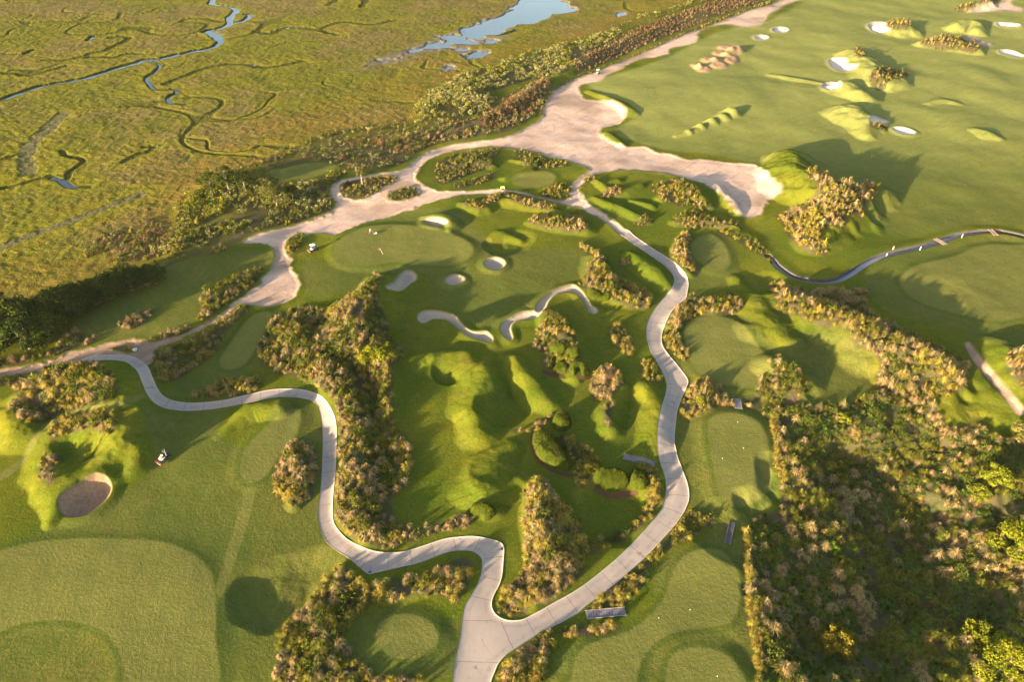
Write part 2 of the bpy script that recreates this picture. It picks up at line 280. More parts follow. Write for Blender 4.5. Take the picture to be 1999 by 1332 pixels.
def spline(pts, sub=5, closed=True):
    """centripetal-ish Catmull-Rom through the marks"""
    P = np.asarray(pts, float)
    n = len(P)
    out = []
    rng = range(n) if closed else range(n - 1)
    for i in rng:
        if closed:
            p0, p1, p2, p3 = P[(i - 1) % n], P[i], P[(i + 1) % n], P[(i + 2) % n]
        else:
            p0, p1, p2, p3 = P[max(i - 1, 0)], P[i], P[i + 1], P[min(i + 2, n - 1)]
        L = np.linalg.norm(p2 - p1) + 1e-6
        m1 = (p2 - p0) / (np.linalg.norm(p2 - p0) + 1e-6) * min(L, np.linalg.norm(p1 - p0) + L * .3 if closed or i else L)
        m2 = (p3 - p1) / (np.linalg.norm(p3 - p1) + 1e-6) * min(L, np.linalg.norm(p3 - p2) + L * .3)
        for k in range(sub):
            t = k / sub
            t2, t3 = t * t, t * t * t
            out.append((2 * t3 - 3 * t2 + 1) * p1 + (t3 - 2 * t2 + t) * m1 + (-2 * t3 + 3 * t2) * p2 + (t3 - t2) * m2)
    if not closed:
        out.append(P[-1])
    return np.array(out)


def sdf_poly(W, x, y, margin):
    """signed distance (inside positive) to closed outline W; -margin where farther than margin"""
    out = np.full(x.shape, -margin, float)
    lo, hi = W.min(0) - margin, W.max(0) + margin
    idx = np.nonzero((x > lo[0]) & (x < hi[0]) & (y > lo[1]) & (y < hi[1]))[0]
    if len(idx) == 0:
        return out
    px, py = x[idx], y[idx]
    ins = np.zeros(len(idx), bool)
    d2 = np.full(len(idx), 1e18)
    A, B = W, np.roll(W, -1, 0)
    for (ax, ay), (bx, by) in zip(A, B):
        ex, ey = bx - ax, by - ay
        L = ex * ex + ey * ey + 1e-12
        wx, wy = px - ax, py - ay
        t = np.clip((wx * ex + wy * ey) / L, 0, 1)
        dx, dy = wx - t * ex, wy - t * ey
        np.minimum(d2, dx * dx + dy * dy, out=d2)
        c = (ay > py) != (by > py)
        if ey != 0:
            ins ^= c & (px < ex * (py - ay) / ey + ax)
    d = np.sqrt(d2)
    out[idx] = np.where(ins, d, np.maximum(-d, -margin))
    return out


def dist_line(W, x, y, margin, vals=None):
    out = np.full(x.shape, margin, float)
    ov = None if vals is None else np.zeros(x.shape)
    lo, hi = W.min(0) - margin, W.max(0) + margin
    idx = np.nonzero((x > lo[0]) & (x < hi[0]) & (y > lo[1]) & (y < hi[1]))[0]
    if len(idx):
        px, py = x[idx], y[idx]
        d2 = np.full(len(idx), 1e18)
        vv = np.zeros(len(idx))
        for i in range(max(1, len(W) - 1)):
            ax, ay = W[i]
            bx, by = W[min(i + 1, len(W) - 1)]
            ex, ey = bx - ax, by - ay
            L = ex * ex + ey * ey + 1e-12
            t = np.clip(((px - ax) * ex + (py - ay) * ey) / L, 0, 1)
            dx, dy = px - ax - t * ex, py - ay - t * ey
            q = dx * dx + dy * dy
            if vals is not None:
                m = q < d2
                vv[m] = (vals[i] * (1 - t) + vals[min(i + 1, len(W) - 1)] * t)[m]
            np.minimum(d2, q, out=d2)
        out[idx] = np.minimum(np.sqrt(d2), margin)
        if vals is not None:
            ov[idx] = vv
    return out if vals is None else (out, ov)


# ------------------------------------------------------------------ height field
MARSH_Z = -1.3
WATER_Z = -1.95
W_MARSH = unproj(spline(MARSH, 3), -0.6)

RW = []
for rf, pts in RIDGES:
    h = np.array([p[2] for p in pts], float)
    w = unproj([p[:2] for p in pts], h)
    if len(pts) > 2:
        s = spline(np.column_stack([w, h]), 4, False)
        w, h = s[:, :2], s[:, 2]
    RW.append((rf, w, h))
HW = [(unproj([(u, v)], 0)[0], rx, ry, d) for u, v, rx, ry, d in HOLLOWS]


def marsh_w(x, y):
    sd = sdf_poly(W_MARSH, x, y, 14.0)
    return sd


def H0(x, y):
    """mounds, swales and the fall to the marsh"""
    acc = np.zeros(x.shape)
    wob = fbm(x, y, 7.0, 2, 5)
    for rf, w, h in RW:
        rmax = max(rf * h.max(), 3.0) * 1.15
        d, hv = dist_line(w, x, y, rmax, h)
        r = np.maximum(rf * hv, 2.2) * (1 + .35 * wob)
        t = np.clip(1 - (d / r) ** 2, 0, 1)
        acc += (hv * t * t) ** 2.5
    acc = acc ** (1 / 2.5)
    for c, rx, ry, dep in HW:
        s_ = (x - c[0]) * SHD[0] + (y - c[1]) * SHD[1]
        k_ = np.where(s_ > 0, s_ * .5, 0)          # the far side shelves out gently
        q = ((x - c[0] - k_ * SHD[0]) / rx) ** 2 + ((y - c[1] - k_ * SHD[1]) / ry) ** 2
        q = q * (1 + .55 * wob)
        t = np.clip(1 - q / 1.6, 0, 1)
        acc -= dep * sstep(0, .8, t)
    far = sstep(120, 330, y)
    acc = acc * (1 + .22 * fbm(x, y, 5.0, 3, 19)) + .10 * np.minimum(acc, 1) * fbm(x, y, 1.8, 2, 29)
    und = fbm(x, y, 34.0, 2, 11) * (0.8 + .9 * far) + fbm(x, y, 10.0, 2, 3) * .24
    m = sstep(-9, 3, marsh_w(x, y))
    return (acc + und) * (1 - m) + (MARSH_Z + acc * .0) * m


def to_world(uv, it=4):
    """marks that lie on the relief: follow the sight line down to the surface"""
    uv = np.asarray(uv, float).reshape(-1, 2)
    z = np.zeros(len(uv))
    for _ in range(it):
        w = unproj(uv, z)
        z = .5 * z + .5 * H0(w[:, 0], w[:, 1])
    return unproj(uv, z)


def ring(uv, sub=4):
    return to_world(spline(uv, sub))


W_PATH = ring(PATH_RING, 3)
W_C = [to_world(spline(PATH_C1, 4, False)), to_world(spline(PATH_C2, 4, False))]
W_SAND = ring(SAND_MAIN, 3)
W_HOLES = {k: ring(v, 3) for k, v in SAND_HOLES.items()}
W_SMISC = [ring(p, 3) for p in SAND_MISC]
W_DROPS = []
for u, v, rx, ry in DROPS:
    a = np.linspace(0, 2 * math.pi, 18, endpoint=False)
    W_DROPS.append(to_world(np.column_stack([u + rx * np.cos(a) + ry * .5 * np.sin(a), v + ry * np.sin(a)])))
W_BUNK = [ring(p, 3) for _, p, _ in BUNKERS]
W_GREEN = [ring(p, 3) for _, _, p in GREENS]
W_FAIR = [ring(p, 3) for p in FAIRWAYS]
W_CREEK = [(w, d, unproj(spline(p, 4, False), MARSH_Z)) for w, d, p in CREEKS]
W_DITCH = [(w, d, unproj(spline(p, 4, False), MARSH_Z)) for w, d, p in DITCHES]
W_POND = unproj(spline(POND, 3), WATER_Z)
W_MUD = unproj(spline(MUDPOND, 3), MARSH_Z)
W_POOLS = [unproj(spline(p, 3), MARSH_Z) for p in TIDEPOOLS]
W_BROOK = to_world(spline(BROOK[1], 5, False))
W_STREAM = ring(STREAMPATH, 3)
BROOK_Z = -1.0


def fields(x, y, full=True):
    """final height plus the zone weights"""
    D = np.hypot(y, CAM_H) * 0 + y
    e = 0.10 + 0.0011 * D + .00001 * D * D          # edge softness in metres (grass blades over the edge)
    z = H0(x, y)
    A = {}
    wobs = fbm(x, y, 3.0, 2, 21)
    # raised tees and greens
    wg = np.zeros(x.shape)
    rim = np.zeros(x.shape)
    gid = np.full(x.shape, -1, int)
    for i, (W, (nm, hh, _)) in enumerate(zip(W_GREEN, GREENS)):
        sd = sdf_poly(W, x, y, 7.0)
        z = z + .5 * hh * sstep(-2.6 - 1.5 * hh, .4, sd)
        if hh > 0:
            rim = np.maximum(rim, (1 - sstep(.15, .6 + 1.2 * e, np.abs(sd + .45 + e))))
        w = sstep(-e, e, sd)
        wg = np.maximum(wg, w)
        gid[sd > 0] = i
    wf = np.zeros(x.shape)
    fid = np.full(x.shape, -1, int)
    for i, W in enumerate(W_FAIR):
        sd = sdf_poly(W, x, y, 5.0) + wobs * .6
        wf = np.maximum(wf, sstep(-.5 - e, .5 + e, sd))
        fid[sd > 0] = i
    # sand
    sd = sdf_poly(W_SAND, x, y, 6.0)
    for W in W_HOLES.values():
        sd = np.minimum(sd, -sdf_poly(W, x, y, 6.0))
    for W in W_SMISC:
        sd = np.maximum(sd, sdf_poly(W, x, y, 6.0))
    sd = sd + wobs * 1.1 + fbm(x, y, 1.3, 2, 23) * .6
    sd = np.maximum(sd, sdf_poly(W_STREAM, x, y, 6.0))
    ws = sstep(-e, e, sd)
    z = z - .22 * sstep(-.2, 1.2, sd) + .12 * sstep(-2.2, -.3, sd) * (1 - ws)
    z = z + ws * (fbm(x, y, 7.0, 2, 77) * .12)
    sid = sd > 0
    wd = np.zeros(x.shape)
    for W in W_DROPS:
        sd = sdf_poly(W, x, y, 4.0)
        wd = np.maximum(wd, sstep(-e, e, sd))
        z = z + .9 * sstep(-1.0, 3.0, sd) - .5 * sstep(.5, 4.5, sd)
    # bunkers
    wb = np.zeros(x.shape)
    bid = np.full(x.shape, -1, int)
    for i, (W, (lab, _, dep)) in enumerate(zip(W_BUNK, BUNKERS)):
        sd = sdf_poly(W, x, y, 5.0) + wobs * .25
        z = z - dep * (1.5 if i > 6 else 1.0) * sstep(-.15, 1.8, sd) + .45 * sstep(-3.0, -.2, sd) * (1 - sstep(-.2, .4, sd))
        wb = np.maximum(wb, sstep(-e, e, sd))
        bid[sd > 0] = i
    # brook through the right-hand hole
    d = dist_line(W_BROOK, x, y, 9.0)
    z = z * sstep(1.4, 6.0, d) - (BROOK_Z * -1 + .5) * (1 - sstep(.85, 1.25, d)) + 0.05 * (1 - sstep(1.5, 6.0, d))
    wk = 1 - sstep(.8, 1.25, d)
    # marsh
    ms0 = sdf_poly(W_MARSH, x, y, 60.0)
    ms = ms0 + fbm(x, y, 11.0, 3, 41) * 13.0
    marshy = sstep(-26, -2, ms0 + fbm(x, y, 7.0, 2, 43) * 14) * (1 - np.maximum(ws, np.maximum(wg, wf)))
    mz = fbm(x, y, 14.0, 3, 51) * .35 + fbm(x, y, 2.2, 2, 61) * .3
    wet = np.zeros(x.shape)
    near = np.zeros(x.shape)
    cut = np.zeros(x.shape)
    inm = ms > -8
    dark = np.zeros(x.shape)
    for w, dep, L in W_CREEK + W_DITCH:
        carve = dep if dep > .85 else dep * .55
        w = w * (.80 if dep > .85 else 1.0)
        if dep <= .85: w = max(w, .008 * L[:, 1].mean())
        d = dist_line(L, x, y, 16.0) + fbm(x, y, 4.0, 2, 71) * w * .35
        cut = np.maximum(cut, carve * (1 - sstep(w * .42, w * .62 + .25, d)))
        core = 1 - sstep(w * .42, w * .6 + .3, d)
        if dep < .5: wet, dark = np.maximum(wet, core * .35), np.maximum(dark, core * .55)
        elif dep < .85: dark = np.maximum(dark, core)
        else: dark = np.maximum(dark, (1 - sstep(w * .5 + .3, w * .5 + 1.8, d)))
        near = np.maximum(near, 1 - sstep(3, 14, d))
    # the maze of little looping gutters
    for sc, th, sd_ in ((58., .030, 401), (33., .034, 433)):
        q = np.abs(fbm(x, y, sc, 2, sd_)) / th
        msk = sstep(.10, .30, fbm(x, y, 95., 2, sd_ + 9)) * inm
        g_ = (1 - sstep(.35, 1.0, q)) * msk
        cut = np.maximum(cut, .40 * g_)
        dark = np.maximum(dark, .7 * g_)
        near = np.maximum(near, .8 * (1 - sstep(1.0, 4.5, q)) * msk)
    pd = sdf_poly(W_POND, x, y, 12.0) + fbm(x, y, 12.0, 3, 81) * 8
    pd = np.maximum(pd, (sdf_poly(W_MUD, x, y, 14.0) * .55 + fbm(x, y, 10.0, 3, 91) * 10 - 1.6))
    for W in W_POOLS:
        pd = np.maximum(pd, sdf_poly(W, x, y, 9.0) + fbm(x, y, 5.0, 2, 93) * 4)
    cut = np.maximum(cut, 1.0 * sstep(-1.0, 1.5, pd))
    mw = np.clip(sdf_poly(W_MUD, x, y, 14.0) / 8 + .6 + fbm(x, y, 10., 2, 95) * .8, 0, 1)
    wet = np.maximum(wet, sstep(-3.0, .5, pd))
    wet = np.maximum(wet, mw * .75)
    md = np.clip(inm * sstep(-3, 3, ms), 0, 1)
    z = z + md * (mz - cut)
    A['w_fair'], A['w_green'], A['w_sand'], A['w_drop'], A['w_bunk'] = wf, wg, ws, wd, wb
    A['w_brook'], A['w_wet'], A['w_bank'] = wk, wet * md, near * md
    A['w_marsh'] = md
    A['w_dark'] = dark * md
    A['w_marshy'] = marshy
    A['w_rim'] = rim
    A['w_shore'] = 1 - sstep(4, 46, ms0 + fbm(x, y, 22.0, 3, 47) * 34)
    A['w_brown'] = (bid == 6) * 1.0
    return z, A, dict(green=gid, fair=fid, sand=sid, bunk=bid, marsh=ms > 0)


def HF(x, y):
    x, y = np.atleast_1d(np.asarray(x, float)), np.atleast_1d(np.asarray(y, float))
    return fields(x, y)[0]


def place(u, v, it=6):
    """ground point under a mark: (x, y, z)"""
    z = 0.0
    for _ in range(it):
        w = unproj([(u, v)], z)[0]
        z = .4 * z + .6 * float(HF(w[0], w[1])[0])
    return Vector((w[0], w[1], float(HF(w[0], w[1])[0])))


# ------------------------------------------------------------------ scene helpers
def new_mesh(name, V, F, smooth=True):
    me = bpy.data.meshes.new(name)
    V = np.ascontiguousarray(V, np.float32)
    F = np.ascontiguousarray(F, np.int32)
    me.vertices.add(len(V))
    me.vertices.foreach_set('co', V.ravel())
    n, k = F.shape
    me.loops.add(n * k)
    me.loops.foreach_set('vertex_index', F.ravel())
    me.polygons.add(n)
    me.polygons.foreach_set('loop_start', np.arange(0, n * k, k, dtype=np.int32))
    me.polygons.foreach_set('use_smooth', np.full(n, smooth, bool))
    me.update(calc_edges=True)
    return me


def fattr(me, name, vals):
    a = me.attributes.new(name, 'FLOAT', 'POINT')
    a.data.foreach_set('value', np.ascontiguousarray(vals, np.float32))


def cattr(me, name, vals):
    a = me.attributes.new(name, 'FLOAT_COLOR', 'POINT')
    v = np.ones((len(vals), 4), np.float32)
    v[:, :3] = vals
    a.data.foreach_set('color', v.ravel())


def link(name, me, mat=None, parent=None, loc=None):
    o = bpy.data.objects.new(name, me)
    COL.objects.link(o)
    if mat is not None and me is not None:
        if len(me.materials) == 0:
            me.materials.append(mat)
    if parent is not None:
        o.parent = parent
    if loc is not None:
        o.location = loc
    return o


def tag(o, label=None, cat=None, group=None, kind=None):
    if label: o['label'] = label
    if cat: o['category'] = cat
    if group: o['group'] = group
    if kind: o['kind'] = kind
    return o


def thing(name, label, cat, loc=(0, 0, 0), rz=0.0, group=None):
    o = bpy.data.objects.new(name, None)
    COL.objects.link(o)
    o.empty_display_size = .3
    o.location = loc
    o.rotation_euler = (0, 0, rz)
    return tag(o, label, cat, group)
# ------------------------------------------------------------------ materials
class NT:
    """tiny node-graph writer"""
    def __init__(self, name, rough=0.95, spec=0.0):
        self.m = bpy.data.materials.new(name)
        self.m.use_nodes = True
        self.t = self.m.node_tree
        self.b = self.t.nodes['Principled BSDF']
        self.b.inputs['Roughness'].default_value = rough
        self.b.inputs['Specular IOR Level'].default_value = spec
        self._pos = None

    def n(self, t, **kw):
        nd = self.t.nodes.new(t)
        for k, v in kw.items():
            setattr(nd, k, v)
        return nd

    def put(self, sock, v):
        if isinstance(v, bpy.types.NodeSocket):
            self.t.links.new(v, sock)
        elif isinstance(v, (tuple, list)):
            sock.default_value = (*v, 1.0) if sock.type == 'RGBA' and len(v) == 3 else v
        else:
            sock.default_value = v

    def pos(self):
        if self._pos is None:
            self._pos = self.n('ShaderNodeNewGeometry').outputs['Position']
        return self._pos

    def noise(self, scale, detail=3, rough=.55, vec=None, dist=0.0):
        nd = self.n('ShaderNodeTexNoise')
        nd.inputs['Scale'].default_value = scale
        nd.inputs['Detail'].default_value = detail
        nd.inputs['Roughness'].default_value = rough
        nd.inputs['Distortion'].default_value = dist
        self.t.links.new(vec if vec is not None else self.pos(), nd.inputs['Vector'])
        return nd.outputs['Fac']

    def mapped(self, scale, rot=0.0):
        nd = self.n('ShaderNodeMapping', vector_type='TEXTURE')
        nd.inputs['Scale'].default_value = tuple(1 / q for q in scale)
        nd.inputs['Rotation'].default_value = (0, 0, rot)
        self.t.links.new(self.pos(), nd.inputs['Vector'])
        return nd.outputs['Vector']

    def rng(self, f, a, b, c=0.0, d=1.0):
        nd = self.n('ShaderNodeMapRange', interpolation_type='SMOOTHSTEP')
        for i, v in enumerate((f, a, b, c, d)):
            self.put(nd.inputs[i], v)
        return nd.outputs[0]

    def math(self, op, a, b=0.0):
        nd = self.n('ShaderNodeMath', operation=op)
        self.put(nd.inputs[0], a)
        self.put(nd.inputs[1], b)
        return nd.outputs[0]

    def mix(self, f, a, b, mode='MIX'):
        nd = self.n('ShaderNodeMix', data_type='RGBA', blend_type=mode)
        self.put(nd.inputs[0], f)
        self.put(nd.inputs[6], a)
        self.put(nd.inputs[7], b)
        return nd.outputs[2]

    def attr(self, name, out='Fac'):
        return self.n('ShaderNodeAttribute', attribute_name=name).outputs[out]

    def bump(self, h, strength=.5, dist=.1):
        nd = self.n('ShaderNodeBump')
        nd.inputs['Strength'].default_value = strength
        nd.inputs['Distance'].default_value = dist
        self.t.links.new(h, nd.inputs['Height'])
        self.t.links.new(nd.outputs['Normal'], self.b.inputs['Normal'])

    def color(self, c):
        self.put(self.b.inputs['Base Color'], c)
        return self


def solid(name, c, rough=.6, spec=.3, metal=0.0, var=.15, scale=6.0):
    g = NT(name, rough, spec)
    f = g.rng(g.noise(scale, 3), .3, .7)
    g.color(g.mix(f, tuple(v * (1 - var) for v in c), tuple(min(1, v * (1 + var)) for v in c)))
    g.b.inputs['Metallic'].default_value = metal
    return g.m


def mat_ground():
    g = NT('turf_and_sand', .95, 0.0)
    big, mid, fine = g.noise(.035, 4), g.noise(.28, 4, .6), g.noise(1.7, 4, .7)
    grain = g.noise(5.5, 2, .8)
    # long rough
    rough = g.mix(g.rng(big, .35, .65), (.050, .073, .005), (.104, .099, .008))
    rough = g.mix(g.rng(mid, .35, .72), rough, (.058, .074, .007))
    rough = g.mix(g.rng(fine, .54, .72), rough, (.130, .100, .022))
    rough = g.mix(g.rng(fine, .47, .26), rough, (.020, .046, .005))
    rough = g.mix(g.math('MULTIPLY', g.rng(grain, .5, .8), .4), rough, (.12, .12, .015))
    # mown fairway with faint mowing bands
    wv = g.n('ShaderNodeTexWave', wave_type='BANDS', bands_direction='X')
    wv.inputs['Scale'].default_value = .11
    wv.inputs['Distortion'].default_value = 2.5
    wv.inputs['Detail'].default_value = 2
    g.t.links.new(g.mapped((1, 1, 1), .75), wv.inputs['Vector'])
    streak = g.noise(1.0, 4, .65, g.mapped((.10, 1.0, .5), .55))
    fair = g.mix(g.rng(big, .3, .7), (.058, .076, .012), (.076, .082, .014))
    fair = g.mix(g.math('MULTIPLY', g.rng(streak, .40, .72), .5), fair, (.062, .066, .014))
    streak2 = g.noise(1.0, 4, .7, g.mapped((.12, 1.3, .5), 1.35))
    fair = g.mix(g.math('MULTIPLY', g.rng(streak2, .46, .70), g.rng(big, .42, .6)), fair, (.115, .096, .022))
    fair = g.mix(g.math('MULTIPLY', wv.outputs['Fac'], .22), fair, (.10, .102, .026))
    fair = g.mix(g.math('MULTIPLY', g.rng(fine, .42, .68), .6), fair, (.040, .056, .009))
    fair = g.mix(g.math('MULTIPLY', g.rng(grain, .5, .75), .5), fair, (.120, .112, .034))
    dry = g.noise(.16, 5, .7)
    fair = g.mix(g.math('MULTIPLY', g.rng(dry, .55, .68), .28), fair, (.125, .104, .030))
    fair = g.mix(g.math('MULTIPLY', g.rng(dry, .44, .33), .40), fair, (.040, .068, .010))
    rough = g.mix(g.math('MULTIPLY', g.rng(dry, .56, .70), .45), rough, (.130, .098, .020))
    rough = g.mix(g.math('MULTIPLY', g.rng(dry, .44, .32), .45), rough, (.026, .060, .006))
    # greens and tees
    green = g.mix(g.rng(mid, .3, .7), (.096, .100, .022), (.114, .108, .025))
    green = g.mix(g.math('MULTIPLY', g.rng(grain, .45, .8), .35), green, (.140, .138, .052))
    green = g.mix(g.math('MULTIPLY', g.rng(fine, .3, .7), .25), green, (.052, .070, .020))
    # sand of tracks and wastes, wheel ruts and damp patches
    ruts = g.noise(1.0, 5, .7, g.mapped((.05, .55, .5), .80))
    ruts2 = g.noise(1.0, 5, .7, g.mapped((.045, .42, .5), -.12))
    sand = g.mix(g.rng(mid, .3, .7), (.340, .232, .178), (.410, .302, .238))
    sand = g.mix(g.math('MULTIPLY', g.rng(ruts, .50, .70), .42), sand, (.185, .118, .074))
    sand = g.mix(g.math('MULTIPLY', g.rng(ruts2, .53, .72), .34), sand, (.20, .130, .086))
    sand = g.mix(g.math('MULTIPLY', g.rng(big, .48, .64), .7), sand, (.15, .105, .075))
    sand = g.mix(g.math('MULTIPLY', g.rng(grain, .5, .8), .15), sand, (.34, .27, .22))
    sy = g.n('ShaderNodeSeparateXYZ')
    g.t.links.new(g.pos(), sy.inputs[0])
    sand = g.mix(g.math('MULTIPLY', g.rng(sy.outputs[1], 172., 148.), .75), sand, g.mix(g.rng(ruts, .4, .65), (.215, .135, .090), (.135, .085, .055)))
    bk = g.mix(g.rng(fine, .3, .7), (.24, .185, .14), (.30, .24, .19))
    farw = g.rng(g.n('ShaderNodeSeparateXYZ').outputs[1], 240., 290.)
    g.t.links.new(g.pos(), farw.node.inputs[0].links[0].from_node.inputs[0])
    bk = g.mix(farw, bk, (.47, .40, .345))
    soil = g.mix(g.rng(mid, .35, .65), (.045, .050, .016), (.070, .052, .028))
    mud = g.mix(g.rng(fine, .3, .7), (.035, .032, .016), (.055, .046, .028))
    # blend by zone
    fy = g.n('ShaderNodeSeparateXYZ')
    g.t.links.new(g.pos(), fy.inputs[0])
    far_haze = g.rng(fy.outputs[1], 190., 330.)
    fair = g.mix(far_haze, fair, g.mix(g.rng(streak, .35, .7), (.156, .160, .043), (.124, .136, .035)))  # paler with distance: haze and grazing sheen put into the fairway colour
    scrubby = g.mix(g.rng(mid, .35, .65), (.110, .092, .012), (.062, .066, .010))
    scrubby = g.mix(g.rng(fine, .45, .7), scrubby, (.040, .046, .010))
    rough = g.mix(g.attr('w_marshy'), rough, scrubby)
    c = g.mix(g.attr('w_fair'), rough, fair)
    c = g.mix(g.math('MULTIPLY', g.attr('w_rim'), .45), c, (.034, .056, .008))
    soil = g.mix(g.attr('w_marshy'), soil, scrubby)
    c = g.mix(g.attr('w_bed'), c, soil)
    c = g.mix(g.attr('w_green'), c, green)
    c = g.mix(g.attr('w_sand'), c, sand)
    c = g.mix(g.attr('w_drop'), c, g.mix(g.rng(fine, .3, .7), (.25, .15, .08), (.30, .19, .11)))
    bk = g.mix(g.attr('w_brown'), bk, g.mix(g.rng(fine, .3, .7), (.200, .115, .066), (.265, .165, .105)))
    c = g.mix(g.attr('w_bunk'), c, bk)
    c = g.mix(g.attr('w_brook'), c, mud)
    g.color(c)
    h = g.math('ADD', g.math('ADD', fine, g.math('MULTIPLY', grain, .4)), g.math('MULTIPLY', mid, 1.2))
    g.bump(h, .6, .26)
    return g.m


def mat_marsh():
    g = NT('marsh_grass', .95, 0.0)
    big, mid = g.noise(.0125, 5, .62), g.noise(.11, 5, .65)
    tuft = g.noise(.55, 4, .75)
    fine = g.noise(1.5, 3, .8)
    brown = g.mix(g.rng(mid, .3, .7), (.138, .100, .034), (.110, .088, .028))
    yellow = g.mix(g.rng(mid, .3, .7), (.118, .106, .010), (.090, .096, .009))
    c = g.mix(g.rng(big, .43, .57), yellow, brown)
    c = g.mix(g.math('MULTIPLY', g.rng(mid, .48, .62), .6), c, (.068, .066, .010))
    c = g.mix(g.math('MULTIPLY', g.attr('w_shore'), .75), c, g.mix(g.rng(mid, .38, .62), (.150, .094, .016), (.108, .084, .014)))
    c = g.mix(g.math('MULTIPLY', g.attr('w_bank'), .8), c, (.140, .124, .010))
    c = g.mix(g.math('MULTIPLY', g.rng(tuft, .42, .66), .55), c, (.046, .050, .011))
    c = g.mix(g.math('MULTIPLY', g.rng(fine, .50, .75), .55), c, (.145, .125, .035))
    c = g.mix(g.math('MULTIPLY', g.rng(fine, .48, .28), .55), c, (.034, .038, .007))
    mud = g.mix(g.rng(tuft, .3, .7), (.085, .072, .050), (.150, .130, .105))
    pat = g.noise(.045, 5, .7)
    c = g.mix(g.math('MULTIPLY', g.rng(pat, .56, .70), .4), c, (.105, .082, .030))
    c = g.mix(g.math('MULTIPLY', g.rng(pat, .42, .34), .5), c, (.070, .082, .009))
    c = g.mix(g.math('MULTIPLY', g.attr('w_dark'), .9), c, (.034, .038, .009))
    c = g.mix(g.attr('w_wet'), c, mud)
    g.color(c)
    h = g.math('ADD', tuft, g.math('MULTIPLY', fine, .7))
    g.bump(h, .8, .6)
    return g.m


def mat_concrete():
    g = NT('concrete', .85, .15)
    big, mid, fine = g.noise(.12, 4), g.noise(.9, 4, .65), g.noise(7.0, 3, .7)
    c = g.mix(g.rng(big, .3, .7), (.235, .190, .160), (.268, .220, .186))
    c = g.mix(g.math('MULTIPLY', g.rng(mid, .5, .75), .35), c, (.180, .142, .118))
    c = g.mix(g.math('MULTIPLY', g.rng(fine, .4, .8), .3), c, (.265, .228, .20))
    st = g.noise(1.0, 4, .7, g.mapped((.35, .35, .35), .4))
    c = g.mix(g.math('MULTIPLY', g.rng(st, .63, .69), .6), c, (.115, .078, .052))
    s = g.math('FRACT', g.math('DIVIDE', g.attr('s'), 4.4))
    wl = g.math('MULTIPLY', g.rng(g.attr('edge'), .55, .85), g.rng(g.attr('edge'), 1.55, 1.15))
    c = g.mix(g.math('MULTIPLY', wl, g.math('MULTIPLY', g.rng(mid, .3, .7), .45)), c, (.165, .130, .108))
    joint = g.math('LESS_THAN', s, .030)
    c = g.mix(g.math('MULTIPLY', joint, .75), c, (.10, .085, .075))
    ed = g.rng(g.attr('edge'), .28, .16)
    c = g.mix(g.math('MULTIPLY', ed, .6), c, (.30, .262, .228))
    g.color(c)
    g.bump(g.math('ADD', fine, mid), .12, .05)
    return g.m


def mat_water(name, c, rough, rip):
    g = NT(name, rough, .5)
    g.b.inputs['IOR'].default_value = 1.33
    g.color(c)
    g.bump(g.noise(rip, 3, .6), .10, .12)
    return g.m


def mat_leaf(name, trans=.0):
    """foliage whose colour is carried by the mesh (species and blade position)"""
    g = NT(name, .9, 0.0)
    c = g.attr('col', 'Color')
    f = g.noise(2.3, 2, .6)
    c = g.mix(g.rng(f, .3, .7), c, g.mix(1.0, c, (.72, .80, .70), 'MULTIPLY'))
    g.color(c)
    return g.m


def mat_wood(name, c, along=(1, 1, 1)):
    g = NT(name, .85, .1)
    f = g.noise(3.0, 5, .7, g.mapped(along))
    f2 = g.noise(.9, 3)
    k = g.mix(g.rng(f, .3, .7), tuple(v * .65 for v in c), c)
    k = g.mix(g.math('MULTIPLY', g.rng(f2, .45, .7), .4), k, tuple(v * 1.35 for v in c))
    g.color(k)
    g.bump(f, .3, .02)
    return g.m


M = {}
M['ground'], M['marsh'], M['concrete'] = mat_ground(), mat_marsh(), mat_concrete()
M['water'] = mat_water('tidal_water', (.035, .045, .05), .10, 1.2)
M['brook'] = mat_water('brook_water', (.13, .138, .185), .08, 1.8)  # bluish base colour stands in for the sky's reflection
M['leaf'] = mat_leaf('foliage')
M['bark'] = mat_wood('bark', (.16, .12, .085))
M['palebark'] = mat_wood('pale_bark', (.30, .23, .17))
M['deck'] = mat_wood('grey_timber', (.17, .150, .158))
M['darkdeck'] = mat_wood('dark_timber', (.075, .068, .075))
M['plank'] = mat_wood('fresh_plank', (.26, .185, .125))
M['white'] = solid('white_paint', (.78, .77, .74), .4, .4, 0, .05)
M['cream'] = solid('cream_plastic', (.62, .54, .42), .5, .3, 0, .08)
M['red'] = solid('red_enamel', (.26, .055, .028), .5, .4, 0, .15)
M['black'] = solid('black_rubber', (.02, .02, .022), .8, .2, 0, .2)
M['grey'] = solid('grey_metal', (.22, .23, .25), .45, .5, .4, .1)
M['navy'] = solid('dark_cover', (.03, .035, .05), .5, .4, 0, .1)
M['skin'] = solid('skin', (.48, .28, .19), .6, .3, 0, .05)
M['shirt'] = solid('pale_shirt', (.42, .46, .38), .9, .1, 0, .06)
M['trousers'] = solid('brown_trousers', (.16, .11, .08), .9, .1, 0, .1)
M['cap'] = solid('shaded_cap', (.05, .05, .06), .8, .1, 0, .1)  # pale cap darkened: the hill's shade is put into its colour
M['yellow'] = solid('yellow_fibreglass', (.72, .60, .22), .5, .3, 0, .05)
M['flag'] = solid('red_cloth', (.55, .10, .05), .9, .1, 0, .1)
M['rock'] = solid('pale_stone', (.50, .47, .46), .9, .1, 0, .2, 3.0)
M['mulch'] = solid('bark_mulch', (.070, .036, .020), .95, 0, 0, .3, 5.0)
